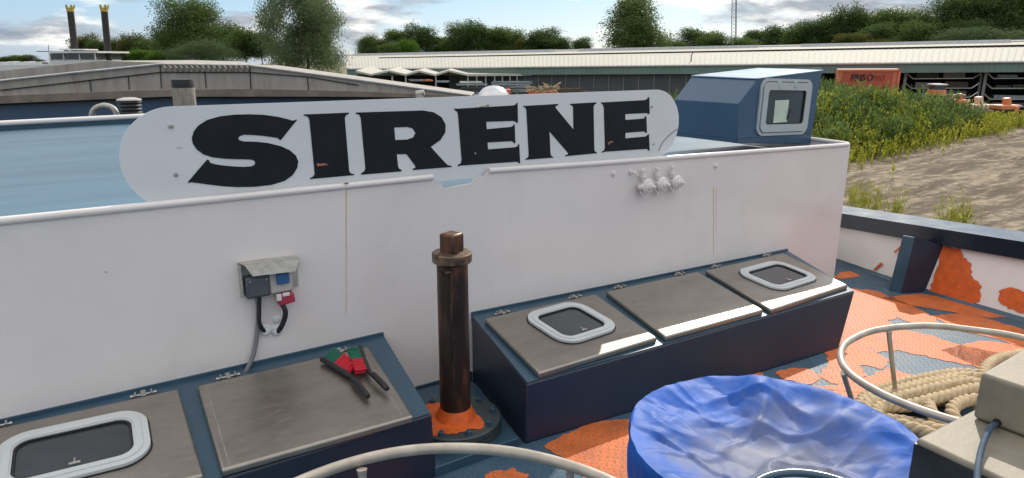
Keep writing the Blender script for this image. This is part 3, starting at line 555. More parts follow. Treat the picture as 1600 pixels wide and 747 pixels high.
P = [V((-.66, -0.02, 0)), V((-.03, -0.02, 0)), V((pl.x, pl.y, 0)), V((pl2.x, pl2.y, 0))]
g.hexa([p+V((0, 0, -.02)) for p in P[::-1]], [p+V((0, 0, .055)) for p in P[::-1]]); g.build('plinth', 'blue', po, bevel=0.004)
# ---- companionway hatch on the roof
cw_ = thing('companionway', 'blue steel companionway hood with a square framed window on the deckhouse roof', 'companionway', (3.4, 0.8, 1.2))
YK = 0.45
XK = ony(1152, 216, YK).x
f = lambda px, py: ony(px, py, YK)
F0, F1, F2, F3, F4 = f(1149.5, 224), f(1154, 162), f(1183, 124), f(1284.5, 111), f(1267, 215)
F0.x = XK; DP = 1.32
lean = V((-0.10, 0, 0))
bk = lambda p, k=DP: p + V((-0.02, k, 0))
g = MB(); prof = [F0, F1, F2, F3, F4+V((0, 0, -.06))]; B = []
L0, L1_, L2_ = onx(1058, 216, XK-0.02), onx(1056, 161, XK-0.02), onx(1045, 123, F2.x-.02)
B = [V((XK-.02, L1_.y, F0.z)), V((F1.x-.02, L1_.y, F1.z+.0)), V((F2.x-.02, L1_.y, F2.z+.01)), V((F3.x, L1_.y, F3.z+.01)), V((F4.x, L1_.y, F4.z-.06))]
m_ = len(prof); g.add(prof+B, [tuple(range(m_))[::-1], tuple(range(m_, 2*m_))]+[(i, (i+1) % m_, m_+(i+1) % m_, m_+i) for i in range(m_)])
cb = g.build('hood', 'bluelight', cw_, bevel=0.006)
g = MB(); zf = f(1149.5, 215.7).z; q = [V((XK-.008, YK-.008, zf)), V((F4.x+.005, YK-.008, zf-.012)), V((F4.x+.005, L1_.y, zf-.012)), V((XK-.03, L1_.y, zf))]; g.hexa([p-V((0, 0, .006)) for p in q], [p+V((0, 0, .006)) for p in q]); g.build('base_flange', 'bluelight', cw_)
g = MB(); yb_ = L1_.y; a, b = ony(1170, 108, yb_), ony(1286, 108.5, yb_); b.z = a.z; dz0 = V((0, 0, .07)); g.hexa([a-dz0, b-dz0, b-dz0+V((0, .04, 0)), a-dz0+V((0, .04, 0))], [a, b, b+V((0, .04, 0)), a+V((0, .04, 0))]); g.build('rear_lip', 'bluelight', cw_)
g = MB(); g.hexa([F2+V((-.012, -.006, .002)), F3+V((.01, -.006, .002)), B[3]+V((.01, 0, .002)), B[2]+V((-.012, 0, .002))], [F2+V((-.012, -.006, .010)), F3+V((.01, -.006, .010)), B[3]+V((.01, 0, .010)), B[2]+V((-.012, 0, .010))]); g.build('top_sheet', mat('top_paint', (0.30, 0.42, 0.52), 0.25, coat=.3), cw_)
Ow = f(1225, 167.5); hw = (f(1264, 167)-f(1185, 168)).length/2; hh = (f(1224, 124)-f(1224, 210)).length/2
def wring(a, b, r1, r2, y, th, nm, mt, off=V((0, 0, 0)), bev=0.004):
    o = curve_mesh(nm, [rrect(-a[0], a[0], -a[1], a[1], r1, 8)] + ([rrect(-b[0], b[0], -b[1], b[1], r2, 8)] if b else []), Ow+off+V((0, y, 0)), V((1, 0, -.035)).normalized(), V((.035, 0, 1)).normalized(), th, mt, cw_)
    if bev: bv = o.modifiers.new('bevel', 'BEVEL'); bv.width = bev; bv.segments = 2; bv.limit_method = 'ANGLE'
    return o
wring((hw, hh), (hw-.025, hh-.025), .085, .07, -.008, .016, 'window_frame', 'frameg')
wring((hw-.025, hh-.025), (hw-.032, hh-.032), .07, .062, -.010, .010, 'window_seal', 'rubber')
wring((hw-.032, hh-.032), (hw-.095, hh-.10), .062, .03, -.018, .020, 'window_sash', 'frameg', bev=0.006)
wring((hw-.092, hh-.097), (hw-.102, hh-.107), .03, .022, -.012, .016, 'window_seal', 'rubber', bev=0)
wring((hw-.10, hh-.105), None, .02, 0, -.006, .003, 'window_glass', 'glass', bev=0)
g = MB(); a = Ow+V((-.05, -.0095, -.035)); g.box(a, (.20, .002, .20)); g.build('blind', mat('pale_blind', (0.52, 0.60, 0.50), 0.6, var=.12, vscale=8), cw_)
g = MB(); a = Ow+V((.055, -.016, -.06)); g.tube([a+V((-.012, 0, -.05)), a+V((0, -.008, .02)), a+V((.02, -.006, .04))], .009, 8); g.build('window_handle', 'black', cw_)
for s_ in (-.13, .10): g = MB(); g.box(Ow+V((s_, -.024, hh-.05)), (.03, .022, .06)); g.build('window_hinge', 'frameg', cw_, bevel=.005)
# ---- bulwark on the starboard side
bw = thing('bulwark', 'white starboard bulwark with dark blue capping and orange primer patches', 'bulwark', (4.7, -0.5, -0.1))
base = PL
c0_, c1_ = onz(1318, 334, .43), onz(1600, 378, .52); cs_ = (c1_-c0_)/(c0_.y-c1_.y); cap = [c0_-cs_*.6, c0_, c1_, c1_+cs_*1.5, c1_+cs_*5.6]
def lerpx(P, y):
    for a, b in zip(P[:-1], P[1:]):
        if (a.y-y)*(b.y-y) <= 0: t = (y-a.y)/(b.y-a.y); return a.lerp(b, t)
    return P[0] if y > P[0].y else P[-1]
ys = [0.9-0.2*k for k in range(37)]
g = MB()
for a, b in zip(ys[:-1], ys[1:]):
    A0, B0 = lerpx(base, a), lerpx(base, b); A1, B1 = lerpx(cap, a)+V((.06, 0, -.15)), lerpx(cap, b)+V((.06, 0, -.15)); A0.z = camb(A0.x)+.0; B0.z = camb(B0.x)
    g.v += [A0, A1]; PQ = globals().setdefault('PQ', []); PQ.append((A0, B0, A1, B1, a, b))
A0, B0, A1, B1, a, b = PQ[-1]; g.v += [B0, B1]
for k in range(len(PQ)): g.face((2*k, 2*k+2, 2*k+3, 2*k+1))
g.build('plating', 'white', bw, ang=80, fix=False)
g = MB()
for a, b in zip(ys[:-1], ys[1:]):
    A1, B1 = lerpx(cap, a), lerpx(cap, b); t = V((.42, .02, 0)); dz_ = V((0, 0, -.15)); g.hexa([A1+dz_, A1+dz_+t, B1+dz_+t, B1+dz_], [A1, A1+t, B1+t, B1])
g.build('capping', 'capblue', bw, bevel=0)
g = MB()
for a, b in zip(ys[:-1], ys[1:]):               # waterway skirt at the foot
    A0, B0 = lerpx(base, a), lerpx(base, b); A0.z = camb(A0.x); B0.z = camb(B0.x); t = V((.02, 0, 0)); i_ = V((-.006, 0, 0)); h_ = V((.05, 0, .075)); g.hexa([A0+i_-V((.02, 0, 0)), A0+t, B0+t, B0+i_-V((.02, 0, 0))], [A0+i_+h_*.6, A0+t+h_, B0+t+h_, B0+i_+h_*.6])
g.build('waterway_skirt', 'blue', bw)
def onplate(px, py):
    lo, hi = -2.5, 0.6                         # march along y until the sight line meets the plating
    best = None
    for A0, B0, A1, B1, a, b in PQ:
        n = (B0-A0).cross(A1-A0).normalized(); n = n if n.x < 0 else -n; q = onpl(px, py, A0+n*.006, n)
        if b-.002 <= q.y <= a+.002: return q, n
    return q, n
YB = -0.46
fb = lambda px, py, y=YB: ony(px, py, y)
q = [fb(1406.5, 462), onplate(1444, 458)[0], onplate(1474, 384)[0], fb(1430, 370)]
g = MB(); g.poly(q, V((0, 1, 0)), .012)
bw_w = g.build('bracket_web', 'blue_shaded', bw)  # shade on the web painted in with the darker blue, flange left lit
g = MB(); a0, a1 = fb(1406.5, 464), fb(1430, 371); t = V((-.012, 0, 0)); b0, b1 = a0+V((-.02, .10, 0)), a1+V((-.01, .10, 0)); g.hexa([a0, a0+t, b0+t, b0], [a1, a1+t, b1+t, b1]); g.build('bracket_flange', 'blue', bw)
def pp(px, amp=.012, th=.002):
    P = []; n = None
    for x, y in px: q, n = onplate(x, y); P.append(q)
    out = []
    for i in range(len(P)):
        a, b = P[i], P[(i+1) % len(P)]; s_ = (b-a).cross(n).normalized()
        for k in range(5): out.append(a.lerp(b, k/5)+s_*random.uniform(-amp, amp))
    bm = bmesh.new(); vs = [bm.verts.new(p) for p in out]; fc = bm.faces.new(vs); r_ = bmesh.ops.triangulate(bm, faces=[fc]); bm.verts.ensure_lookup_table(); ix = {v: i for i, v in enumerate(bm.verts)}
    g = MB(); g.add([v.co.copy() for v in bm.verts], [tuple(ix[v] for v in f_.verts) for f_ in bm.faces]); bm.free(); g.build('primer_patch', 'orange', bw, smooth=False, fix=False)
pp([(1474, 384), (1500, 388), (1504, 400), (1516, 412), (1518, 428), (1532, 448), (1530, 474), (1505, 475), (1480, 470), (1452, 455), (1460, 430)])
pp([(1560, 455), (1580, 450), (1612, 458), (1614, 494), (1580, 484), (1560, 472)])
g = MB()
for P in ([(1418, 374), (1421, 376), (1399, 395), (1396, 394)], [(1376, 410), (1379, 413), (1368, 423), (1364, 422)]):
    q = [onplate(x, y)[0] for x, y in P]; g.poly(q, V((-1, 0, 0)), .002)
g.build('primer_patch', 'orange', bw)
g = MB(); q = [fb(x, y, YB-.004) for x, y in ((1433, 374), (1446, 376), (1440, 395), (1434, 404), (1430, 400))]; g.poly(q, V((0, 1, 0)), .002); g.build('primer_patch', 'orange', bw)
# hull below the decks
g = MB(); g.hexa([V((-9, -9, -2.6)), V((5.2, -9, -2.6)), V((5.2, 2, -2.6)), V((-9, 2, -2.6))], [V((-9, -9, -.25)), V((5.2, -9, -.25)), V((5.2, 2, -.25)), V((-9, 2, -.25))]); g.hexa([V((-9, 2, -2.6)), V((4.6, 2, -2.6)), V((4.3, 2.2, -2.6)), V((-9, 6.0, -2.6))], [V((-9, 2, 1.0)), V((4.2, 2, 1.0)), V((4.2, 2.1, 1.0)), V((-9, 6.0, 1.0))])
g.build('hull_block', 'blue_shaded', dh)
# ================================================================ FOREGROUND
def hoop(name, lab, px, z, posts, rad, xtra=None):
    P = [onz(x, y, z) for x, y in px]
    # least squares circle
    sx = Matrix(((0,)*3,)*3); import itertools
    mu = sum(P, V((0, 0, 0)))/len(P); A = [[2*(p.x-mu.x), 2*(p.y-mu.y), 1, (p.x-mu.x)**2+(p.y-mu.y)**2] for p in P]
    T = [[sum(a[i]*a[j] for a in A) for j in range(4)] for i in range(3)]
    mtx = Matrix([r[:3] for r in T]); s_ = mtx.inverted() @ V([r[3] for r in T]); c = V((s_.x+mu.x, s_.y+mu.y, z)); r = math.sqrt(s_.z+s_.x**2+s_.y**2)
    # smooth measured departure from the circle (the hoops are hand bent)
    th = [math.atan2(p.y-c.y, p.x-c.x) for p in P]; e = [(V((p.x, p.y, z))-c).length-r for p in P]
    def dev(a):
        w_ = 0; s2 = 0
        for t_, ee in zip(th, e):
            d_ = (a-t_+math.pi) % (2*math.pi)-math.pi; k = math.exp(-(d_/0.22)**2); w_ += k; s2 += k*ee
        return s2/(w_+0.15)
    t = thing(name, lab, 'railing', (c.x, c.y, z-.5))
    g = MB(); n = 96; g.tube([c+V((math.cos(2*math.pi*k/n), math.sin(2*math.pi*k/n), 0))*(r+dev(2*math.pi*k/n)) for k in range(n)], rad, 14, closed=True); g.build('hoop_tube', 'tube', t)
    for (tx, ty), (bx, by, bz) in posts:
        a = onz(tx, ty, z); b = ond(bx, by, bz) if bx is not None else V((0, 0, 0)); g = MB(); g.tube([a-V((0, 0, rad*.6)), b], rad*.72, 10)
        dd = (b-a).normalized(); g.tube([a+dd*rad*.6, a+dd*rad*1.5], [rad*.95, rad*.78], 12); g.build('hoop_leg', 'tube', t)
    for a_ in (xtra or []):
        a = c+V((math.cos(R_(a_)), math.sin(R_(a_)), 0))*r; b = c+V((math.cos(R_(a_)), math.sin(R_(a_)), 0))*(r-.08); b.z = camb(b.x); g = MB(); g.tube([a, b], rad*.72, 10); g.build('hoop_leg', 'tube', t)
    return t, c, r
hA, cA, rA = hoop('rope_hoop', 'round steel pipe hoop on legs nearest below the rusty post', [(490, 744), (560, 720), (620, 706), (735, 701), (800, 706), (870, 723), (940, 745)], 0.65, [((565, 728), (582, 1010, 0)), ((893, 722), (868, 960, 0))], 0.0195, (-150, -90, -30))
hB, cB, rB = hoop('rope_hoop', 'round steel pipe hoop on legs around the coiled rope', [(1390, 513), (1345, 524), (1317, 545), (1313, 562), (1325, 583), (1370, 612), (1430, 638), (1485, 654), (1500, 513), (1600, 528)], 0.5, [((1389, 515), (1402, 640, 0)), ((1318, 580), (1352, 690, 0))], 0.0185, (-60, -110))
# blue tarpaulin tied over the middle hoop
T = [(987, 650), (1000, 625), (1050, 598), (1120, 588), (1190, 588), (1280, 605), (1350, 630), (1400, 655), (1430, 680)]
cT = V((0.297, -2.022, 0.50)); rT = 0.585
M['tarp'] = tarpmat(cT+V((-.02, -.03, 0)), rT)
rnd = random.Random(3)
folds = [(rnd.uniform(0, 6.283), rnd.uniform(.06, .22), rnd.uniform(.006, .03), rnd.uniform(-.8, .8)) for _ in range(34)]
def rim_r(a):
    return rT*(1+0.006*math.sin(3*a+1)+0.004*math.sin(7*a)) + .006*noise.noise(V((math.cos(a)*9, math.sin(a)*9, 3))) + .010*noise.noise(V((math.cos(a)*3, math.sin(a)*3, 7)))
def ang_(px, py): p = onz(px, py, .5)-cT; return math.atan2(p.y, p.x)
RA1, RA2 = ang_(1178, 588), ang_(1348, 630)
def tz(r, a):
    u = r/rT; x, y = math.cos(a)*r, math.sin(a)*r
    dip = 0.125*(1-u**2.0)*(1+.20*math.cos(a-0.2)*u) 
    # four tension ridges running from the rim into the hollow
    for ra, wd, h in ((RA1, .20, .085), (RA2, .17, .085), (R_(-20), .2, .035), (R_(128), .22, .026), (R_(190), .3, .02), (R_(255), .3, .02), (R_(45), .12, .012), (R_(155), .12, .012)):
        d_ = abs((a-ra+math.pi) % (2*math.pi)-math.pi); dip -= h*math.exp(-(d_*(.35+.65*u)/wd)**2)*max(0, u-.12)**1.2*(1-u**5)*1.6
    w = 0
    for fa, fw, fh, sk in folds:
        d_ = (a-fa-sk*(1-u)*.8+math.pi) % (2*math.pi)-math.pi; w += fh*math.exp(-abs(d_)/(fw*.30))*(max(0, u-.40)/.6)**1.4*(1 if sk > -.2 else -1)
    wx, wy = x+.12*noise.noise(V((x*3, y*3, 21))), y+.12*noise.noise(V((x*3, y*3, 22))); fo = noise.noise(V((wx*3.4+wy*1.2, wy*2.2, 5))); fo2 = noise.noise(V((wx*2.5, wy*6.5, 15)))
    nz = (max(0, 1-abs(fo)*6)*.020 + max(0, 1-abs(fo2)*5)*.009)*(1-u**10) + noise.noise(V((x*5, y*5, 1)))*.006 - abs(noise.noise(V((x*9+3+noise.noise(V((x*4, y*4, 8)))*.6, y*9, 4))))*.009*(1-u**6)
    return 0.50-dip+w*.62*(1-.75*u**10)+nz
g = MB(); NA, NR = 260, 56
g.v.append(V((cT.x, cT.y, tz(0, 0))))
rows = []
for j in range(1, NR+1):
    u = j/NR; 
    for k in range(NA): a = 2*math.pi*k/NA; r = rim_r(a)*u; g.v.append(V((cT.x+math.cos(a)*r, cT.y+math.sin(a)*r, tz(r, a))))
NS = 26
for j in range(1, NS+1):
    u = j/NS; z = 0.50-0.55*u**1.1
    for k in range(NA):
        a = 2*math.pi*k/NA; w = 0
        for fa, fw, fh, sk in folds:
            d_ = (a-fa-sk*u*.25+math.pi) % (2*math.pi)-math.pi; w += fh*math.exp(-(d_/(fw*.5))**2)*(1 if sk > 0 else -1)
        r = rim_r(a) + .018*math.sin(min(1, u*7)*math.pi*.5) - .07*u + w*.9*min(1, u*2.2) + .012*noise.noise(V((a*4, u*5, 2)))
        g.v.append(V((cT.x+math.cos(a)*r, cT.y+math.sin(a)*r, z+camb(cT.x))))
for k in range(NA): g.face((0, 1+k, 1+(k+1) % NA))
for j in range(NR+NS-1):
    for k in range(NA): k2 = (k+1) % NA; a = 1+j*NA; g.face((a+k, a+NA+k, a+NA+k2, a+k2))
tp = g.build('tarpaulin', 'tarp', ang=80); tag(tp, 'dusty blue tarpaulin tied over a round tub, sagging in the middle', 'tarpaulin')
# coiled rope: one three-strand rope laid on the deck
def rope_mesh(P, rad, lay=0.15, n=8):
    P = crom(P, 14); L_ = [0]
    for a, b in zip(P[:-1], P[1:]): L_.append(L_[-1]+(b-a).length)
    step = rad*.38; m = int(L_[-1]/step); Q = []; j = 0
    for i in range(m+1):
        s_ = i*step
        while j < len(L_)-2 and L_[j+1] < s_: j += 1
        t = (s_-L_[j])/max(1e-6, L_[j+1]-L_[j]); Q.append(P[j].lerp(P[j+1], min(1, t)))
    fr = []; up = V((0, 0, 1))
    for i, p in enumerate(Q):
        d_ = (Q[min(i+1, len(Q)-1)]-Q[max(i-1, 0)]).normalized(); a = d_.cross(up).normalized(); b = a.cross(d_); fr.append((p, a, b))
    g = MB()
    for k in range(3):
        S_ = []
        for i, (p, a, b) in enumerate(fr): th = 2*math.pi*(i*step/lay+k/3.); S_.append(p+(a*math.cos(th)+b*math.sin(th))*rad*.50)
        g.tube(S_, rad*.56, n)
    return g
RR = 0.036
pts = []
def rp(px, py, h): return ond(px, py, RR+h)
def add(L_): 
    for q in L_: pts.append(rp(*q))
# upper bundle of long bights and the lower bundle, each lap lying a little on the last
laps = [ (0, 0, 0), (22, 10, .01), (8, 8, .07), (44, 20, .0), (-4, 16, .08), (24, 24, .07), (64, 30, .0), (10, 22, .14), (36, 34, .13)]
for i, (dx, dy, h) in enumerate(laps):
    add([(1560+dx, 590+dy, h), (1500+dx, 583+dy*.7, h+.01), (1440+dx, 592+dy*.8, h+.01), (1385+dx, 606+dy*.8, h), (1350+dx*.8, 622+dy*.4, h), (1347+dx*.6, 640+dy*.2, h), (1368+dx*.4, 655, h), (1400+dx*.5, 668-dy*.2, h), (1440+dx*.7, 684-dy*.35, h), (1480+dx, 700-dy*.3, h+.01), (1540+dx, 715-dy*.3, h), (1625, 700-dy*.4, h), (1660, 650, h), (1625, 606+dy*.4, h)])
add([(1560, 640, .10), (1520, 612, .12), (1478, 612, .12), (1452, 625, .12), (1455, 645, .13), (1475, 665, .10), (1510, 690, .08), (1570, 700, .05), (1620, 680, .06), (1610, 640, .1), (1560, 625, .12), (1515, 625, .12), (1490, 636, .12), (1492, 655, .10), (1515, 668, .08), (1560, 672, .05), (1580, 655, .05), (1555, 642, .06), (1525, 642, .05)])
g = rope_mesh(pts, RR); tag(g.build('coiled_rope', 'rope', ang=80, fix=False), 'thick beige twisted rope coiled on the deck inside the steel hoop', 'rope')
g = rope_mesh([rp(1535, 590, .02), rp(1540, 575, .03), rp(1556, 562, .02), rp(1580, 556, 0.01), rp(1610, 551, 0), rp(1680, 546, 0), rp(1760, 560, 0)], RR)
tag(g.build('rope_end', 'rope', ang=80, fix=False), 'single beige rope end running off to the right past the steel hoop', 'rope')
# grey housing at the lower right, two stacked boxes
sh_ = thing('equipment_housing', 'weathered grey two-tier metal housing in the lower right corner', 'housing', (0.3, -2.8, 0.4))
ZL = 0.86
a = onz(1431, 684, ZL); b = onz(1518, 640, ZL); c_ = onz(1566, 747, ZL)
ux = (b-a).normalized(); uy = (c_-a).normalized()
g = MB(); p0 = a; p1 = a+uy*0.62; p2 = p1+ux*0.60; p3 = a+ux*0.60; H_ = V((0, 0, -.75)); sl_ = V((0, 0, 0))
g.hexa([p0+H_, p1+H_, p2+H_, p3+H_], [p0, p1, p2, p3]); g.build('lower_box', 'stone', sh_, bevel=0.014, seg=4)
g = MB(); nn = V((uy.y, -uy.x, 0)).normalized()
if nn.dot(ux) > 0: nn = -nn
g.hexa([p0+H_+nn*.004+uy*.0, p1+H_+nn*.004, p1+H_+ux*.01, p0+H_+ux*.01], [p0+V((0, 0, -.018))+nn*.004, p1+V((0, 0, -.018))+nn*.004, p1+V((0, 0, -.018))+ux*.01, p0+V((0, 0, -.018))+ux*.01]); g.build('front_panel', mat('panel_dark', (.03, .032, .036), .35, var=.4), sh_)
q0 = onz(1519, 653, ZL+.003); qn = ony(1, 1) 
q1 = onz(1601, 684, ZL+.003); uu = (q1-q0).normalized(); vv = V((-uu.y, uu.x, 0)); 
if vv.dot(Fh) < 0: vv = -vv
# height of the upper box from its near edge
lo, hi = 0, .5
for i in range(30):
    m_ = (lo+hi)/2; v = q0+V((0, 0, m_))-CAM
    if 373.5-1080*v.dot(Up)/v.dot(Fw) > 582: lo = m_
    else: hi = m_
hU = lo; r1 = onz(1600, 543, ZL+hU); vv = (r1-(q0+V((0, 0, hU)))).normalized()
g = MB(); e0 = q0; e1 = q0+uu*.40; e2 = e1+vv*.42; e3 = e0+vv*.42; Hh = V((0, 0, hU)); g.hexa([e0, e1, e2, e3], [e0+Hh, e1+Hh, e2+Hh, e3+Hh]); ub = g.build('upper_box', 'stone', sh_, bevel=0.014, seg=4)
fn = uu.cross(V((0, 0, 1))); fn = -fn if fn.dot(Fh) > 0 else fn
hc = onpl(1558, 660, q0, fn); g = MB(); g.lathe(hc+fn*.0, [(0, -.004), (.013, -.002), (.013, .001), (0, .002)], 20, fn); g.build('cable_hole', 'darkgap', ub)
g = MB(); k0 = onpl(1557, 662, q0, fn); k = [k0-fn*.03, k0+fn*.012] + [onz(x, y, z) + V((0, 0, 0)) for x, y, z in ((1548, 668, ZL+.040), (1538, 688, ZL+.030), (1531, 712, ZL+.018), (1527, 742, ZL+.012), (1526, 790, ZL-.02), (1527, 840, ZL-.12))]
g.tube(crom(k, 8), .0088, 12); tag(g.build('cord', 'cord'), 'dark blue cord hanging out of a hole in the grey housing', 'cord')
# handwheel rim close to the camera
zz = 1.2; P = [onz(*q, zz) for q in [(1190, 748), (1215, 741), (1245, 739), (1275, 741), (1300, 748)]]
mu = sum(P, V((0, 0, 0)))/len(P); A = [[20*(p.x-mu.x), 20*(p.y-mu.y), 1, 100*((p.x-mu.x)**2+(p.y-mu.y)**2)] for p in P]; Tm = [[sum(a_[i]*a_[j] for a_ in A) for j in range(4)] for i in range(3)]
s_ = Matrix([r[:3] for r in Tm]).inverted() @ V([r[3] for r in Tm]); s_ = V((s_.x, s_.y, s_.z)); r0 = math.sqrt(s_.z+s_.x**2+s_.y**2)/10; c = V((s_.x/10+mu.x, s_.y/10+mu.y, zz)); print('wheel', c, r0)
hw_ = thing('handwheel_stand', 'blue-grey painted handwheel on a stand at the bottom edge before the tarpaulin', 'handwheel', (c.x, c.y, 0.6))
g = MB(); g.tube([c+V((math.cos(k*math.pi/32), math.sin(k*math.pi/32), 0))*r0 for k in range(64)], .0085, 12, closed=True); g.build('rim', 'blue', hw_)
for k in range(4): g = MB(); a_ = k*math.pi/2+.3; g.tube([c, c+V((math.cos(a_), math.sin(a_), 0))*r0], .006, 8); g.build('spoke', 'blue', hw_)
g = MB(); g.lathe((c.x, c.y, 0), [(.03, -.02), (.022, .3), (.02, zz-.04), (.03, zz-.02), (.03, zz+.02), (.01, zz+.03)], 20); g.build('spindle', 'blue', hw_)
# brushes on the plain lid
def brush(lab, back0, back1, grip, bdir, green, hgt, col='b'):
    a, b, c = [lidp(*p, lift=hgt) for p in (back0, back1, grip)]
    t = thing('hand_brush', lab, 'brush', (b.x, b.y, b.z-.03))
    g = MB(); ax = (b-a).normalized(); pts_ = crom([a, b, b.lerp(c, .25)+V((0, 0, .006)), b.lerp(c, .7)+V((0, 0, .004)), c], 5)
    n_ = len(pts_); rs = []
    for i in range(n_):
        u = i/(n_-1); rs.append(.0145 if u < .30 else (.010 if u < .5 else .0155 if u < .92 else .013))
    g.tube(pts_, rs, 12); g.build('handle', 'black', t, ang=60)
    g = MB(); bd_ = (lidp(*bdir, lift=hgt+.005)-a.lerp(b, .5)); bl_ = bd_.length; bd_.normalize(); w = V((0, 0, 1)).cross(bd_)
    for nm, mt_, u0, u1 in (('green_bristles', 'bgreen', 0., green), ('red_bristles', 'bred', green, 1.)):
        g = MB(); n_ = int(26*(u1-u0))
        for i in range(n_):
            for r_ in range(4):
                u = u0+(u1-u0)*(i+.5)/n_; p = a.lerp(b, u*.96+.02)+V((0, 0, (r_-1.5)*.006)); q = p+bd_*bl_*random.uniform(.92, 1.05)+ax*random.uniform(-.004, .004)+V((0, 0, random.uniform(-.003, .003)))
                g.tube([p, p.lerp(q, .5), q], [.0026, .0030, .0034], 5)
        g.build(nm, mt_, t, fix=False)
brush('black handled brush lying across, bristles upward, nearer the wall socket', (503, 561), (545, 586), (575, 620), (540, 556), .42, .024)
brush('black handled brush leaning over the other one, nearer the post', (562, 543), (576, 580), (605, 608), (549, 564), .5, .034)
# ================================================================ NEIGHBOURS BEYOND THE WALL
def slab(name, par, px, D, depth, mt, bevel=0.):
    P = [at(x, y, D) for x, y in px]; e = Fh*depth; g = MB(); m_ = len(P); g.add(P+[p+e for p in P], [tuple(range(m_))[::-1], tuple(range(m_, 2*m_))]+[(i, (i+1) % m_, m_+(i+1) % m_, m_+i) for i in range(m_)])
    return g.build(name, mt, par, smooth=False)
bg_ = thing('moored_barge', 'moored barge beyond the deckhouse with blue side and long weathered grey hatch covers', 'barge', tuple(at(300, 300, 15)))
slab('hull', bg_, [(-700, 168), (0, 163), (260, 153), (500, 152), (745, 153), (745, 420), (-700, 420)], 14.15, 1.4, 'bluelight')
slab('hatch_cover', bg_, [(-500, 165), (-500, 178), (-120, 138), (0, 127), (110, 115), (250, 101), (390, 103), (560, 126), (735, 150), (735, 152.5), (500, 150), (400, 149), (260, 150), (0, 161)][1:], 14, 1.6, 'concrete')
slab('hatch_cover', bg_, [(-500, 160), (-120, 123), (0, 111), (160, 95), (255, 98), (300, 105), (300, 130), (0, 130), (-500, 170)], 17.5, 5, 'concrete')
g = MB()                                       # capping along the top edge, seams, ledge
Pp = [at(x, y, 13.97) for x, y in ((-120, 138), (0, 127), (110, 115), (250, 101), (390, 103), (560, 126), (735, 150))]
g.tube([p+V((0, 0, .01)) for p in Pp], .022, 6); g.build('cover_edge', 'alu', bg_)
g = MB(); 
for P in ([(0, 141), (100, 130), (250, 113), (390, 113), (480, 120), (560, 133)], ):
    g.tube([at(x, y, 13.985) for x, y in P], .012, 4)
for x, y0, y1 in ((140, 126, 143), (250, 102, 138), (390, 104, 140), (320, 113, 138), (480, 120, 141), (200, 119, 140)): g.tube([at(x, y0, 13.985), at(x+2, y1, 13.985)], .010, 4)
g.build('cover_seam', 'darkgap', bg_)
slab('ledge', bg_, [(-300, 157), (0, 150), (200, 142), (390, 139), (560, 143), (735, 151), (735, 153), (500, 151), (260, 151), (0, 162), (-300, 170)], 13.94, .06, 'rustyedge')
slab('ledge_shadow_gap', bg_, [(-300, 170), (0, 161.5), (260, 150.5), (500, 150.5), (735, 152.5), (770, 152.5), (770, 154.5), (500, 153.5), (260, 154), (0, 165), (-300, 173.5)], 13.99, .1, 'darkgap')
for k in range(16):                             # short ribs of the cover crest
    x = 256+k*8.6; g = MB(); g.tube([at(x, 103, 13.96), at(x+3, 106, 13.93), at(x+1, 112, 13.96)], .02, 5); g.build('cover_rib', 'concrete', bg_)
# things standing on or past the far rim
t = thing('ventilator', 'black ribbed mushroom ventilator behind the far rim', 'ventilator', tuple(at(206, 185, 9.5)))
c = at(206, 188, 9.5); h = (at(206, 152, 9.5)-at(206, 188, 9.5)).z
g = MB(); pr_ = [(.10, -.3)]
for k in range(6): pr_ += [(.105, k*h*.15), (.150, k*h*.15+.01), (.140, k*h*.15+.03), (.105, k*h*.15+.035)]
g.lathe(c, pr_, 24); g.build('ribbed_body', 'rubber', t)
g = MB(); g.lathe(c, [(.10, h*.86), (.155, h*.87), (.150, h*.92), (.07, h*.99), (0, h)], 24); g.build('cap', 'galv', t)
g = MB(); P = [at(144, 190, 9.6), at(144, 178, 9.6), at(150, 169, 9.6), at(163, 165, 9.6), at(176, 169, 9.6), at(182, 178, 9.6), at(183, 190, 9.6)]; g.tube(crom(P, 6), .038, 12)
tag(g.build('bent_pipe', 'galv'), 'grey U-shaped pipe arch behind the far rim on the left', 'pipe')
t = thing('mooring_pile', 'weathered grey pile with black cap behind the name board', 'pile', tuple(at(285, 190, 11)))
a, b = at(269, 137, 11), at(303, 137, 11); rw = (b-a).length/2; c = (a+b)/2; g = MB(); g.lathe((c.x, c.y, 0), [(rw, -2.5), (rw*.98, c.z)], 12); g.build('shaft', 'wood', t)
g = MB(); g.lathe(c, [(rw*.94, -.0), (rw*.94, .09), (rw*.9, .12), (rw*.9, .125), (rw*.3, .14)], 24); g.build('cap', 'rubber', t)
t = thing('deck_fitting', 'small grey pipe fitting sticking up above the middle of the name board', 'fitting', tuple(at(656, 155, 12)))
g = MB(); a = at(656, 156, 12); g.tube([a-V((0, 0, .3)), a+V((0, 0, .10))], .07, 10); g.tube([a+Rt*-.06+V((0, 0, .1)), a+Rt*.08+V((0, 0, .12))], .05, 8); g.build('pipe', 'galv', t)
g = MB(); g.lathe(at(771, 158, 10.5), [(.26, -.2), (.255, .02), (.22, .12), (.15, .19), (.07, .222), (0, .23)], 32); tag(g.build('dome', 'chrome'), 'shiny silver dome behind the top edge of the name board', 'dome')
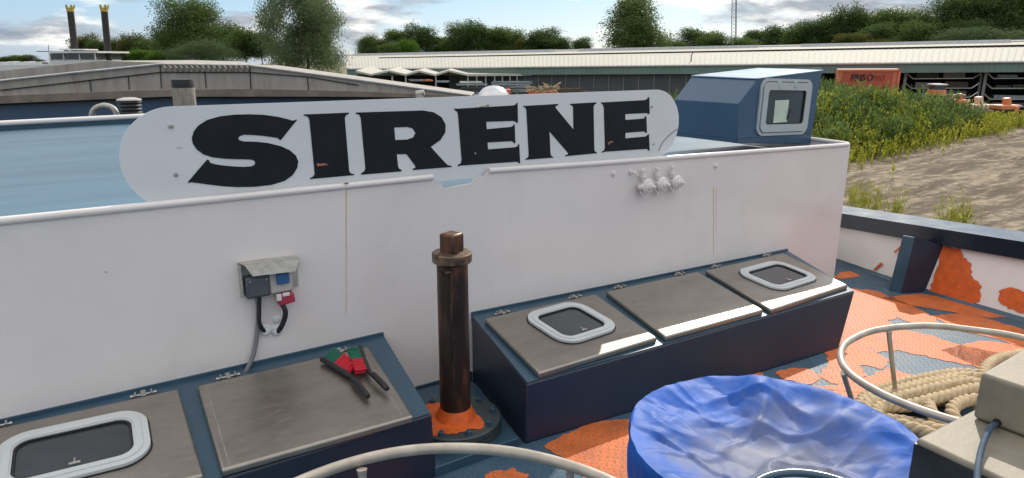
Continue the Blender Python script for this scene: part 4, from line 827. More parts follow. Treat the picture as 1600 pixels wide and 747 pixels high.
# ================================================================ THE SHORE
def gsheet(name, pts, mt, kind='structure'):
    g = MB(); g.add(pts, [tuple(range(len(pts)))]); return tag(g.build(name, mt, smooth=False, fix=False), kind=kind)
g = MB()
def hgt(L_, D):
    q = V((L_, D, 0)); a = R_(38); v = q.x*math.cos(a)+q.y*math.sin(a)
    tr_ = 0.03*math.sin(v*2.1+noise.noise(V((L_*.1, D*.1, 3)))*5)*max(0, 1-abs(D-20)/16)
    return noise.noise(V((L_*.25, D*.25, 0)))*.12 + tr_ + noise.noise(V((L_*1.3, D*1.3, 5)))*.05
def near_edge(L_): return 12.2-0.12*(L_-8)
ni, nj = 150, 120
for j in range(nj+1):
    for i in range(ni+1):
        L_ = 3.5+(i/ni)*56; D0 = 11.0; D_ = D0+(j/nj)**1.6*34; h = hgt(L_, D_)*min(1, (45-D_)/6+.01); g.v.append(fl(L_, D_, h-.02 if D_ < 44.9 else 0))
for j in range(nj):
    for i in range(ni): a = j*(ni+1)+i; g.face((a, a+1, a+ni+2, a+ni+1))
tag(g.build('sand_ground', 'sand', ang=180, fix=False), kind='structure')
gsheet('ground', [fl(-900, 24.5, -.02), fl(3.5, 24.5, -.02), fl(3.5, 44.9, -.02), fl(900, 44.9, -.02), fl(900, 1500, -.02), fl(-900, 1500, -.02)], mat('far_ground', (0.16, 0.15, 0.09), .95, var=.3, vscale=.08))
g = MB(); g.hexa([fl(3.5, 10.7, -3), fl(60, 10.7, -3), fl(60, 11, -3), fl(3.5, 11, -3)], [fl(3.5, 10.7, -.02), fl(60, 10.7, -.02), fl(60, 11, -.02), fl(3.5, 11, -.02)]); tag(g.build('quay_edge', 'concrete'), kind='structure')
gsheet('water', [V((-1500, -300, -2.4)), V((1500, -300, -2.4)), V((1500, 60, -2.4)), V((-1500, 200, -2.4))], 'water')
# ---- long shed
sh = thing('storage_shed', 'long low shed with pale sheet roof and open bays full of racks', 'shed', tuple(fl(8, 52)))
LP = lambda px, D: fl(latp(px, D), D, 0)
E0 = at(556, 108.3, 63); E1 = at(1600, 97.5, 42); ed = (E1-E0); E2 = E1+ed*.35; E0 = E0-ed*.02
hd = V((ed.x, ed.y, 0)).normalized(); bk_ = V((-hd.y, hd.x, 0)); bk_ = bk_ if bk_.dot(Fh) > 0 else -bk_
RD = 13.0; rz0 = at(556, 88, 63).z
RG0 = E0+bk_*RD; RG1 = E2+bk_*RD
def zat(px, py, base):                          # height where the sight line crosses the ridge plane
    return onpl(px, py, base, bk_)
ra, rb_ = zat(560, 88, RG0), zat(1600, 67.5, RG0); k = (rb_-ra); RG0 = ra-k*.03; RG1 = rb_+k*.36
g = MB(); q = bk_*RD; dn = V((0, 0, -2.2)); g.hexa([E0, E2, RG1, RG0], [p+V((0, 0, .10)) for p in (E0, E2, RG1, RG0)]); g.build('roof', 'roofw', sh)
g = MB(); g.hexa([RG0, RG1, RG1+q+dn*.5, RG0+q+dn*.5], [p+V((0, 0, .10)) for p in (RG0, RG1, RG1+q+dn*.5, RG0+q+dn*.5)]); g.build('rear_roof', 'roofw', sh)
g = MB(); n_ = 190                               # sheet ribs
for k_ in range(n_+1):
    u = k_/n_; a, b = E0.lerp(E2, u)+V((0, 0, .115)), RG0.lerp(RG1, u)+V((0, 0, .115)); g.tube([a, b], .022, 3, caps=False)
g.build('roof_ribs', 'roofw', sh, fix=False)
g = MB(); g.tube([RG0+V((0, 0, .12)), RG1+V((0, 0, .12))], .13, 6)
for u0, u1 in ((.02, .30), (.33, .52), (.56, .73)): a, b = RG0.lerp(RG1, u0), RG0.lerp(RG1, u1); g.hexa([a+bk_*-.5, b+bk_*-.5, b+bk_*.5, a+bk_*.5], [a+bk_*-.5+V((0, 0, .28)), b+bk_*-.5+V((0, 0, .28)), b+bk_*.5+V((0, 0, .28)), a+bk_*.5+V((0, 0, .28))])
g.build('ridge_cap', 'alu', sh)
g = MB(); F_h = V((0, 0, -.56)); o_ = bk_*-.05; g.hexa([E0+o_+F_h, E2+o_+F_h, E2+bk_*.1+F_h, E0+bk_*.1+F_h], [E0+o_, E2+o_, E2+bk_*.1, E0+bk_*.1]); g.build('fascia', 'fascia', sh)
g = MB()
for k_ in range(230): u = (k_+.5)/230; p = E0.lerp(E2, u)+bk_*-.06; g.box(p+V((0, 0, -.30)), (.05, .03, .5), (hd, bk_, V((0, 0, 1))))
g.build('fascia_ribs', 'fascia', sh)
g = MB(); g.tube([E0+bk_*-.12+V((0, 0, .03)), E2+bk_*-.12+V((0, 0, .03))], .07, 6); g.build('gutter', 'alu', sh)
def su(px): # parameter along the eave under a sight line
    p = onpl(px, 103, E0, bk_); return (p-E0).dot(hd)
def sp_(px, back=0., h=0.): s_ = su(px); p = E0+hd*s_+bk_*back; p.z = gz(p)+h; return p
a, b = sp_(700, .3), sp_(1235, .3); ta, tb = V(a), V(b); ta.z = (E0+hd*su(700)).z-.5; ta.z = E0.z-.5+(E2.z-E0.z)*(su(700)/(E2-E0).length); tb.z = E0.z-.5+(E2.z-E0.z)*(su(1235)/(E2-E0).length)
g = MB(); g.hexa([a, b, b+bk_*.1, a+bk_*.1], [ta, tb, tb+bk_*.1, ta+bk_*.1]); g.build('clad_wall', 'wallg', sh)
g = MB()
for k_ in range(24): u = k_/23; p = a.lerp(b, u); t2 = ta.lerp(tb, u); g.tube([p+bk_*-.04, t2+bk_*-.04], .035, 4)
g.build('wall_seam', 'rack', sh)
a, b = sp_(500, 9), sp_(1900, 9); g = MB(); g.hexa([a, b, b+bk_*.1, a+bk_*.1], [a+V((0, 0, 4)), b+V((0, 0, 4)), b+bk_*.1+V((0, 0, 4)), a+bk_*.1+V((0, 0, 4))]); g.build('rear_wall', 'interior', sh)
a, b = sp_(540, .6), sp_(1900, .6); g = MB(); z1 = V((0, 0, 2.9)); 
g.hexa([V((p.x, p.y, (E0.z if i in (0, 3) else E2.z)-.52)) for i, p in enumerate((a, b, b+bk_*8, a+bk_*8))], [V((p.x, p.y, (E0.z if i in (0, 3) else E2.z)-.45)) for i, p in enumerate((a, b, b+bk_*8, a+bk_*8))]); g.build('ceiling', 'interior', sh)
for px in (1250, 1330, 1418, 1545, 1690):
    p = sp_(px, .5); g = MB(); g.tube([p, V((p.x, p.y, E1.z-.4))], .09, 6); g.build('column', 'rack', sh)
# cantilever racks in the bays with stock lying on them
def rackset(px0, px1, hs, back, lab):
    a, b = sp_(px0, back), sp_(px1, back); t = thing('storage_rack', lab, 'rack', tuple(a))
    for h in hs:
        g = MB(); p, q = a+V((0, 0, h)), b+V((0, 0, h)); g.tube([p+hd*.4+V((0, 0, 0)), q-hd*.4], .045, 5)
        g.tube([p+V((0, 0, .35)), p+hd*.4], .045, 5); g.tube([q+V((0, 0, .35)), q-hd*.4], .045, 5); g.build('arm', 'alu', t)
        Ls = (q-p).length; x = .6
        while x < Ls-1.2:
            w = random.uniform(.7, 2.0); w = min(w, Ls-.6-x); hh = random.uniform(.12, .42)
            if random.random() < .8: g = MB(); g.box(p+hd*(x+w/2)+bk_*.5+V((0, 0, .06+hh/2)), (w, .9, hh), (hd, bk_, V((0, 0, 1)))); g.build('stock', random.choice(['pipe', 'rack', 'wallg', 'stone_d', 'bark', 'pipe']), t)
            x += w+random.uniform(.05, .4)
    for q_ in (a, b): g = MB(); g.tube([q_, q_+V((0, 0, 2.5))], .07, 5); g.build('upright', 'rack', t)
rackset(1270, 1330, (.3, .9, 1.55), 1.5, 'storage rack in the shed bay left of the red container')
rackset(1420, 1541, (.3, .85, 1.40, 2.0), 1.2, 'storage rack in the shed bay right of the red container')
rackset(1549, 1680, (.3, .75, 1.40, 2.0), 1.2, 'storage rack in the rightmost shed bay')
g = MB(); a = at(1080, 94, 52); a.z += 0.1
g.tube([a-V((0, 0, .5)), a+V((0, 0, .25)), a+V((.1, 0, .4))], .05, 6); tag(g.build('roof_vent', 'rack'), 'thin bent vent pipe on the pale shed roof', 'vent pipe')
# zigzag canopy and its stock in front of the shed's far end
ca = thing('canopy', 'low zigzag roofed open shelter on thin posts in front of the shed', 'shelter', tuple(LP(690, 56)))
zz_ = [(556, 113), (580, 118.5), (608, 112.5), (634, 118.5), (655, 112.8), (680, 119), (701, 112.3), (733, 119.3)]
P = [at(x, y, 56) for x, y in zz_]; g = MB()
for a, b in zip(P[:-1], P[1:]): g.hexa([a, b, b+Fh*7+V((0, 0, .25)), a+Fh*7+V((0, 0, .25))], [p+V((0, 0, .14)) for p in (a, b, b+Fh*7+V((0, 0, .25)), a+Fh*7+V((0, 0, .25)))])
a, b = at(733, 119, 56), at(830, 118.5, 56); c, d_ = at(800, 112.8, 62), at(701, 112.3, 62)
g.hexa([a, b, c, d_], [p+V((0, 0, .16)) for p in (a, b, c, d_)]); g.build('roof', 'roofw', ca)
for px in (613, 634, 681, 731, 745, 759, 773, 785, 797, 808, 820): p = at(px, 119, 56.4); q = V((p.x, p.y, gz(p))); g = MB(); g.tube([q, p], .07, 5); g.build('post', 'alu', ca)
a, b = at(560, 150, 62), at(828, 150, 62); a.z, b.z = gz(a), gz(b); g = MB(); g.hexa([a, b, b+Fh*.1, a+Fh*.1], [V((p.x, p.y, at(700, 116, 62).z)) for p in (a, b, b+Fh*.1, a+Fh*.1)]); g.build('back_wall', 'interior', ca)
st = [('pipe', 715, 760, 131, 134), ('alu', 718, 752, 127, 130), ('pipe', 768, 829, 127, 131), ('pipe', 770, 826, 132, 138), ('rack', 800, 830, 139, 145), ('wallg', 720, 765, 136, 143), ('rack', 640, 662, 124, 127), ('mach', 663, 674, 124, 127), ('pipe', 682, 700, 126, 129), ('pipe', 770, 822, 140, 145)]
for i, (m_, x0, x1, y0, y1) in enumerate(st):
    g = MB(); n_ = 5
    for k_ in range(n_): a, b = at(x0+random.uniform(-3, 3), y0+(y1-y0)*(k_+.5)/n_, 55+random.uniform(-.3, .3)), at(x1+random.uniform(-3, 3), y0+(y1-y0)*(k_+.5)/n_, 55+random.uniform(-.3, .3)); g.tube([a, b], (y1-y0)/n_*.035, 6)
    o = g.build('stacked_sections', m_, ca)
def crate(px0, px1, py0, py1, D, lab, n=9, mt='cont'):
    a, b = at(px0, py1, D), at(px1, py1, D); h = (at(px0, py0, D)-a).z; t = thing('orange_crate', lab, 'crate', tuple(a), 'orange slatted crates by the shelter')
    g = MB(); g.hexa([a, b, b+Fh*1.2, a+Fh*1.2], [p+V((0, 0, h)) for p in (a, b, b+Fh*1.2, a+Fh*1.2)]); g.build('box', mt, t)
    g = MB()
    for k_ in range(n+1): p = a.lerp(b, k_/n)-Fh*.03; g.tube([p, p+V((0, 0, h))], .05, 4)
    g.build('corrugation', mt, t); return t
crate(827, 870, 141, 152, 48, 'orange crate with loose timber piled on it beside the shelter')
crate(783, 797, 140, 150, 48, 'short orange crate just right of the silver dome', 3)
g = MB()
for k_ in range(26): x = random.uniform(832, 864); p = at(x, random.uniform(136, 141), 48); an = random.uniform(-.6, .6); g.box(p, (random.uniform(.5, 1.4), .12, .08), (Rt*math.cos(an)+Zv*math.sin(an), Fh, Zv*math.cos(an)-Rt*math.sin(an)))
tag(g.build('timber_pile', mat('timber', (.5, .38, .22), .8, var=.3)), 'pile of loose pale timber on the orange crate', 'timber')
g = MB()
for k_ in range(12): p = at(885+k_*.6, 139+k_, 49); g.tube([p-Rt*1.2, p+Rt*random.uniform(.6, 1.5)], .07, 5)
tag(g.build('timber_stack', 'bark'), 'brown timber stack against the dark shed wall right of the crate', 'timber')
# ---- red container with its sign
ct = thing('shipping_container', 'orange-red shipping container with a darker sign panel behind the weeds', 'container', tuple(LP(1358, 39.5)))
DC = 39.5; a, b = at(1308, 108.5, DC), at(1406, 108.5, DC+.6); zb = gz(a); 
g = MB(); ve = ray(1306, 108); ve.z = 0; ve.normalize(); q = [V((p.x, p.y, zb)) for p in (a, b, b+ve*2.4, a+ve*2.4)]; g.hexa(q, [V((p.x, p.y, a.z)) for p in q]); g.build('body', 'cont', ct)
cx_ = (b-a); cx_.z = 0; cl = cx_.length; cx_.normalize(); cn = V((cx_.y, -cx_.x, 0)); cn = cn if cn.dot(Fh) < 0 else -cn
for u0, u1 in ((0, .02), (.98, 1)):
    g = MB(); p = a+cx_*cl*(u0+u1)/2+cn*.03; g.box(V((p.x, p.y, (zb+a.z)/2)), (.14, .08, a.z-zb), (cx_, cn, Zv)); g.build('corner_post', 'cont', ct)
g = MB(); p = a+cx_*cl/2+cn*.03; g.box(V((p.x, p.y, a.z-.05)), (cl, .08, .12), (cx_, cn, Zv)); g.build('top_rail', 'cont', ct)
g = MB(); p = a+cx_*cl*.5+cn*.02; g.box(V((p.x, p.y, a.z-.60)), (cl*.80, .03, .88), (cx_, cn, Zv)); g.build('sign_panel', 'contd', ct)
def text(body, loc, X, size, mt, par, ext=.01, off=0., sx=1., shear=0., spc=1.0):
    cu = bpy.data.curves.new('text', 'FONT'); cu.body = body; cu.size = size; cu.extrude = ext; cu.offset = off; cu.shear = shear; cu.space_character = spc; cu.align_x = 'LEFT'; cu.align_y = 'BOTTOM_BASELINE' if False else 'CENTER'
    ob = bpy.data.objects.new('text', cu); S.collection.objects.link(ob); dg = bpy.context.evaluated_depsgraph_get(); dg.update(); me = bpy.data.meshes.new_from_object(ob.evaluated_get(dg)); bpy.data.objects.remove(ob)
    Y_ = Zv; Z_ = X.cross(Y_); me.transform(Matrix(((X.x*sx, Y_.x, Z_.x, loc.x), (X.y*sx, Y_.y, Z_.y, loc.y), (X.z*sx, Y_.z, Z_.z, loc.z), (0, 0, 0, 1)))); me.materials.clear(); me.materials.append(M[mt] if isinstance(mt, str) else mt); me.name = 'sign_lettering'
    o = bpy.data.objects.new('sign_lettering', me); S.collection.objects.link(o); o.parent = par; o.matrix_parent_inverse = Matrix.Translation(-parent_loc(par)); return o
tl = a+cx_*cl*.22+cn*.05; text('FRIS', V((tl.x, tl.y, a.z-.47)), cx_, .52, 'black', ct, off=.012)
tl = a+cx_*cl*.475+cn*.05; text('O', V((tl.x, tl.y, a.z-.47)), cx_, .50, 'black', ct, off=.004)
tl = a+cx_*cl*.57+cn*.05; text('MAT', V((tl.x, tl.y, a.z-.47)), cx_, .46, mat('faded_letter', (.26, .05, .03), .6), ct, off=-.006, sx=.86)
# ---- orange machines
def machine(px0, px1, pyt, pyb, D, lab, kind):
    a, b = at(px0, pyb, D), at(px1, pyb, D); w = (b-a).length; h = (at(px0, pyt, D)-a).z; z0 = a.z; c = (a+b)/2; t = thing('orange_machine', lab, 'machine', (c.x, c.y, z0), 'orange machines parked by the shed')
    ax = (Rt, Fh, Zv)
    g = MB(); g.box(c+Zv*h*.22, (w*.92, 1.0, h*.34), ax); g.build('chassis', 'stone_d' if kind == 0 else 'rubber', t, bevel=.05)
    for s_ in (-.32, .32): g = MB(); g.lathe(c+Rt*w*s_+Zv*h*.13-Fh*.55, [(0, -.1), (h*.14, -.1), (h*.14, .1), (0, .1)], 12, Fh); g.build('wheel', 'rubber', t)
    g = MB(); g.box(c+Zv*h*.52-Rt*w*.12, (w*.7, 1.0, h*.26), ax); g.build('body', 'mach' if kind else 'machp', t, bevel=.06)
    g = MB(); g.box(c+Zv*h*.60+Rt*w*.0, (w*1.0, .7, h*.09), ax); g.build('deck_plate', 'machp', t, bevel=.03)
    g = MB(); an = .2; g.box(c+Zv*h*.78, (w*.2, .4, h*.44), (Rt*math.cos(an)+Zv*math.sin(an), Fh, Zv*math.cos(an)-Rt*math.sin(an))); g.build('mast', 'mach' if kind else 'machp', t, bevel=.03)
    if kind: g = MB(); g.box(c+Zv*h*.38+Rt*w*.16-Fh*.55, (w*.16, .15, h*.40), ax); g.build('arm', 'mach', t, bevel=.03)
    return t
machine(1507, 1543, 151, 184, 37, 'pale orange machine with grey base, left of the two beside each other', 0)
machine(1551, 1587, 153, 183, 37, 'deep orange machine with black base, right of the two beside each other', 1)
machine(1484, 1508, 146, 172, 37.6, 'small orange machine partly hidden behind the weed mound', 1)
t = thing('excavator_cab', 'small orange cab with pale roof above the weed mound', 'cab', tuple(at(1462, 150, 38)))
ax = (Rt, Fh, Zv); c = at(1463, 145, 38)
g = MB(); g.box(c, (.65, .7, .32), ax); g.build('body', 'mach', t, bevel=.03); g = MB(); g.box(c+Zv*.28, (.55, .6, .26), ax); g.build('window', 'glass', t); g = MB(); g.box(c+Zv*.44, (.68, .75, .06), ax); g.build('roof', 'whitebg', t)
g = MB(); g.tube([c+Zv*-.1, c-Zv*1.6], .3, 6); g.build('undercarriage', 'rubber', t)
g = MB(); c = at(1488, 148.5, 37.5); g.box(c, (1.3, .2, .09), ax); g.box(c+Rt*-.1-Zv*.3, (.18, .2, .55), ax); g.tube([c-Rt*.3-Zv*.2, c-Rt*.3-Zv*1.4], .08, 5); tag(g.build('crane_beam', 'machp'), 'pale horizontal beam on an upright right of the small orange cab', 'beam')
# ---- dredger-like vessel far left with two spud piles
vs_ = thing('work_boat', 'white wheelhouse of a far vessel with dark windows and a flat roof', 'boat', tuple(at(285, 110, 60)))
def fbx(px0, px1, py0, py1, D, dep, nm, mt, par): a, b = at(px0, py1, D), at(px1, py1, D); t_ = at(px0, py0, D).z; e = Fh*dep; g = MB(); g.hexa([a, b, b+e, a+e], [V((p.x, p.y, t_)) for p in (a, b, b+e, a+e)]); return g.build(nm, mt, par)
fbx(79, 150, 83, 104, 60, 4, 'wheelhouse', 'whitebg', vs_); fbx(80, 149, 84, 93, 59.95, 4.1, 'window_band', 'glass', vs_); fbx(76, 152, 80, 82.6, 59.6, 5, 'roof', 'whitebg', vs_); fbx(92, 132, 76.5, 78.5, 60.5, 2, 'radar_bar', 'whitebg', vs_); fbx(57, 77, 79.8, 81, 60, .5, 'roof_lip', 'wallg', vs_)
for x in (79, 100, 125, 149): fbx(x-.7, x+.7, 82, 94, 59.9, .1, 'mullion', 'whitebg', vs_)
fbx(100, 104, 78, 80.5, 60.5, .3, 'radar_post', 'wallg', vs_); fbx(-80, 170, 101, 125, 61, 4, 'hull', 'whitebg', vs_); fbx(-30, 80, 97, 101.5, 62, 3, 'deck_rail', 'alu', vs_)
g = MB(); g.tube([at(76, 82, 60), at(75.5, 70, 60)], .03, 5); g.build('antenna', 'rack', vs_)
for x in (47, 50.5): fbx(x-1, x+1.4, 88, 95, 61, .3, 'signal_light', 'black', vs_)
for x in (67, 70, 73): fbx(x-1, x+1, 97.5, 99.5, 60.9, .1, 'porthole', 'black', vs_)
for i, (x0, x1, yt, yb) in enumerate(((110, 118.5, 18, 80), (163, 171, 18, 96))):
    t = thing('spud_pile', ('left', 'right')[i]+' one of the two tall black piles with yellow tops', 'pile', tuple(at(x1, 100, 62)), 'tall black piles with yellow tops')
    a, b = at(x0, yt, 62), at(x1, yb+10, 62); g = MB(); g.tube([b, a], .27, 12); g.build('shaft', 'pile', t); dd = (a-b).normalized()
    g = MB(); g.tube([a-dd*.02, a+dd*.28], .30, 10)
    for k_ in range(5): aa = k_*1.257; v = V((math.cos(aa), math.sin(aa), 0))*.25; g.tube([a+dd*.25+v, a+dd*.55+v*1.35], [.12, .05], 5)
    g.build('crown_top', 'gold', t)
# distant shore objects
for i in range(5):
    px = 12+i*13; fbx(px, px+9, 96+i % 2, 101, 230, 3, 'moored_boat', 'whitebg', None)
for o in [o for o in S.objects if o.name.startswith('moored_boat')]: tag(o, ['leftmost', 'second', 'third', 'fourth', 'rightmost'][min(4, [q.name for q in S.objects if q.name.startswith('moored_boat')].index(o.name))]+' of the tiny white boat hulls on the distant left shore', 'boat', 'tiny boats on the distant left shore')
# lattice mast
t = thing('lattice_mast', 'thin tall lattice radio mast rising behind the distant trees', 'mast', tuple(at(1147, 80, 200)))
g = MB(); b_ = at(1147, 85, 200); tt = at(1149, -60, 200)
for k_ in range(3): a = k_*2.094; o_ = V((math.cos(a), math.sin(a), 0)); g.tube([b_+o_*.9, tt+o_*.6], .09, 4)
for k_ in range(26):
    u = k_/26
    for j in range(3): a, a2 = j*2.094, (j+1)*2.094; r0_ = .9-.3*u; g.tube([b_.lerp(tt, u)+V((math.cos(a), math.sin(a), 0))*r0_, b_.lerp(tt, u+1/26)+V((math.cos(a2), math.sin(a2), 0))*r0_], .05, 3)
g.build('lattice', 'rack', t)
# ================================================================ VEGETATION
def crown(n, lobes, leaf, seed, droop=0., narrow=1., hollow=.45):
    """leaf clusters through ellipsoid lobes; returns verts, faces"""
    rn = random.Random(seed); vs, fs = [], []
    tot = sum(l[3]*l[4]*l[5] for l in lobes)**1.0
    for (x, y, z, a, b, c) in lobes:
        m_ = max(20, int(n*(a*b*c)/tot))
        for _ in range(m_//5):
            d_ = V((rn.gauss(0, 1), rn.gauss(0, 1), rn.gauss(0, 1))).normalized(); r = rn.uniform(hollow, 1)**.6 * rn.uniform(.85, 1.08)
            c0 = V((x+d_.x*a*r, y+d_.y*b*r, z+d_.z*c*r)); sz = rn.uniform(.6, 1.3)
            for k_ in range(5):
                p = c0 + V((rn.gauss(0, 1), rn.gauss(0, 1), rn.gauss(0, 1)*.8-droop*abs(rn.gauss(0, 1))))*leaf*1.3*sz
                nrm = (d_*.6+V((rn.gauss(0, 1), rn.gauss(0, 1), rn.gauss(0, 1)))).normalized(); u = nrm.orthogonal().normalized(); u.rotate(Matrix.Rotation(rn.uniform(0, 6.28), 3, nrm)); v = nrm.cross(u)
                if droop: v = (V((rn.uniform(-.3, .3), rn.uniform(-.3, .3), -1))).normalized(); u = v.orthogonal().normalized(); u.rotate(Matrix.Rotation(rn.uniform(0, 6.28), 3, v))
                l = leaf*rn.uniform(.6, 1.2)*sz; w_ = l*narrow*.6; o = len(vs); vs += [p-v*l*.5, p+u*w_*.5, p+v*l*.5+nrm*l*.1, p-u*w_*.5]; fs.append((o, o+1, o+2, o+3))
    return vs, fs
def mk(vs, fs, mt, nm):
    me = bpy.data.meshes.new(nm); me.from_pydata([tuple(v) for v in vs], [], fs); me.materials.append(M[mt]); return me
def trunkmesh(seed, h=1., spread=.35):
    rn = random.Random(seed); g = MB(); g.tube([V((0, 0, 0)), V((.01, 0, .2)), V((0, .01, .5)), V((.01, 0, .85))], [.030, .022, .014, .004], 7)
    for k_ in range(9):
        z = rn.uniform(.2, .65); a = rn.uniform(0, 6.28); g.tube([V((0, 0, z)), V((math.cos(a)*spread*.5, math.sin(a)*spread*.5, z+.14)), V((math.cos(a)*spread, math.sin(a)*spread, z+.30))], [.008, .005, .002], 5)
    return g
def lobes_for(seed, n, wide=1., top=1.):
    rn = random.Random(seed); out = [(0, 0, .55, .30*wide, .30*wide, .36)]
    for k_ in range(n): a = rn.uniform(0, 6.28); z = rn.uniform(.28, .88)*top; r = (.30*(1-(z-.3)**2*1.3))*wide*rn.uniform(.5, 1.05); s_ = rn.uniform(.09, .18); out.append((math.cos(a)*r, math.sin(a)*r, z, s_*wide, s_*wide, s_*rn.uniform(.7, 1)))
    return out
protos = {}
def proto(key, n, nl, leaf, seed, wide=1., **k):
    vs, fs = crown(n, lobes_for(seed, nl, wide), leaf, seed, **k); protos[key] = (vs, fs)
for k_ in range(4): proto('t%d' % k_, 15000, 20, .030, 10+k_, hollow=.25)
pm = {}
tg = {}
def tree(nm, px, pyt, pyb, wpx, D, key, mt, lab, group=None, tr_=True):
    b = at(px, pyb, D); t_ = at(px, pyt, D); H = t_.z-b.z; wr = wpx/1080*D/.9
    if (key, mt) not in pm: pm[(key, mt)] = mk(*protos[key], mt, 'crown')
    t = thing(nm, lab, 'tree', tuple(b), group); ro = random.uniform(0, 6.28)
    c = bpy.data.objects.new('crown', pm[(key, mt)]); S.collection.objects.link(c); c.parent = t; c.scale = (wr/.80, wr/.80, H*1.06); c.rotation_euler.z = ro
    if 'tr' not in tg: o = trunkmesh(5).build('trunk', 'bark'); tg['tr'] = o.data; bpy.data.objects.remove(o)
    k = bpy.data.objects.new('trunk', tg['tr']); S.collection.objects.link(k); k.parent = t; k.scale = (min(wr, H*.6), min(wr, H*.6), H*.8)
    return t
G = 'trees behind the shed'
row = [(1050,62,90,60,105,'l2'),(1085,48,92,62,110,'l2'),(1110,50,92,55,105,'l1'),(1180,46,92,50,110,'l2'),(1160,58,92,60,105,'l1'),(1215,44,92,55,105,'l2'),(1240,38,92,50,100,'l1'),(1268,30,90,52,98,'l2'),(1300,22,90,60,98,'l1'),(1318,14,90,58,96,'l2'),(1345,22,90,60,95,'l1'),(1380,12,90,62,92,'l1'),(1400,26,90,50,90,'l2'),(1425,18,90,52,92,'l1'),(1452,26,90,50,92,'l2'),(1325,52,88,50,82,'l3'),(1365,62,88,50,80,'l3'),(1362,40,88,60,84,'l2'),(1428,34,88,64,84,'l1'),
 (1490,-12,88,80,84,'l2'),(1530,-18,88,90,84,'l2'),(1575,-25,88,90,84,'l1'),(1620,-20,88,90,84,'l2'),(1505,30,86,60,80,'l2'),(1600,20,86,80,80,'l2'),
 (575,58,92,40,110,'l1'),(598,62,92,40,108,'l2'),(622,46,92,44,110,'l1'),(612,66,92,40,100,'l1'),(640,64,92,34,98,'l5'),(655,38,92,46,110,'l2'),(686,56,92,40,112,'l2'),(700,60,92,34,110,'l1'),(718,40,92,46,108,'l1'),(745,34,92,54,106,'l2'),(775,42,92,50,106,'l1'),(800,46,92,46,108,'l1'),(822,62,92,34,104,'l3'),(850,45,92,62,104,'l2'),(868,58,92,50,102,'l2'),(910,58,90,34,104,'l2'),
 (350,40,98,60,95,'l2'),(385,44,98,60,92,'l1'),(410,50,98,50,92,'l2'),(215,52,100,50,95,'l3'),(190,62,100,44,98,'l1'),(140,54,100,44,100,'l3'),(160,62,100,40,98,'l2'),(240,62,100,54,92,'l1'),(265,48,100,50,94,'l2'),(318,52,100,50,92,'l2'),(228,78,102,44,85,'l5'),(255,80,102,50,84,'l5'),(176,74,100,40,100,'l1'),
 (18,88,101,30,330,'l2'),(40,86,101,34,330,'l1'),(60,92,101,30,330,'l2'),(0,92,101,40,330,'l1'),(100,92,101,40,330,'l2')]
desc = {'l1': 'mid green tree', 'l2': 'dark green tree', 'l3': 'olive tinged tree', 'l5': 'bright green tree'}
for i, (x, yt, yb, w_, D, mt) in enumerate(row):
    where = 'far off on the left horizon' if D > 200 else ('at the left behind the barge' if x < 460 else ('behind the shed left of the tall poplar-like tree' if x < 930 else ('in the tall dark group at the right edge' if x > 1480 else 'behind the shed right of the tall full tree')))
    g_ = {'f': 'trees on the far left horizon', 'a': 'trees behind the barge', 'b': 'trees left of the tall full tree', 'i': 'tall trees at the right edge'}
    grp = g_['f'] if D > 200 else (g_['a'] if x < 460 else (g_['b'] if x < 930 else (g_['i'] if x > 1480 else G)))
    short = 'on the far left horizon' if D > 200 else ('behind the barge' if x < 460 else ('behind the shed left of the tall full tree' if x < 930 else ('in the tall right edge group' if x > 1480 else 'behind the shed right of the tall full tree')))
    reg = lambda r: 0 if r[4] > 200 else (1 if r[0] < 460 else (2 if r[0] < 930 else (4 if r[0] > 1480 else 3)))
    same = sorted([r for r in row if reg(r) == reg(row[i])]); k_ = same.index(row[i])
    ords = ['leftmost', 'second', 'third', 'fourth', 'fifth', 'sixth', 'seventh', 'eighth', 'ninth', 'tenth', 'eleventh', 'twelfth', 'thirteenth', 'fourteenth', 'fifteenth', 'sixteenth', 'seventeenth', 'eighteenth', 'nineteenth', 'twentieth', 'twenty-first']
    tree('leafy_tree', x, yt-1, yb+6, w_*1.12, D, 't%d' % (i % 4), mt, desc[mt]+', '+ords[k_]+(' from left ' if k_ else ' ')+short, grp)
proto('oak', 34000, 40, .021, 31, wide=1.2, hollow=.2); tree('leafy_tree', 300, -6, 108, 92, 82, 'oak', 'l1', 'tallest dark tree with an airy uneven crown between the black piles and the willow')
vs, fs = crown(34000, [(0, 0, .45, .26, .26, .42), (-.12, 0, .7, .16, .16, .26), (.12, .05, .66, .17, .17, .28), (0, 0, .82, .14, .14, .18), (-.2, .1, .4, .15, .15, .24), (.22, 0, .4, .15, .15, .24), (.0, .1, .3, .3, .3, .2)], .021, 41, hollow=.3); protos['poplar'] = (vs, fs)
tree('leafy_tree', 984, -10, 98, 118, 88, 'poplar', 'l7', 'tall full tree standing alone above the middle of the shed roof')
rw = random.Random(77); WL = []
for k_ in range(56):
    a = rw.uniform(0, 6.28); z = rw.uniform(.16, .88); r = (.36 if z < .6 else .36-(z-.6)*.75)*rw.uniform(.15, 1.); WL.append((math.cos(a)*r, math.sin(a)*r, z, rw.uniform(.06, .12), rw.uniform(.06, .12), rw.uniform(.09, .18)))
vs, fs = crown(80000, WL+[(0, 0, .45, .12, .12, .3)], .021, 42, droop=1.6, narrow=.42, hollow=.15); protos['willow'] = (vs, fs)
tree('willow_tree', 482, -28, 116, 138, 40, 'willow', 'l4', 'large airy willow with drooping branches behind the barge')
vs, fs = crown(24000, [(0, 0, .4, .40, .3, .42), (-.2, 0, .3, .25, .2, .3), (.22, 0, .35, .25, .2, .33), (0, 0, .6, .25, .2, .3)], .032, 43, narrow=.35, hollow=.3); protos['bush'] = (vs, fs)
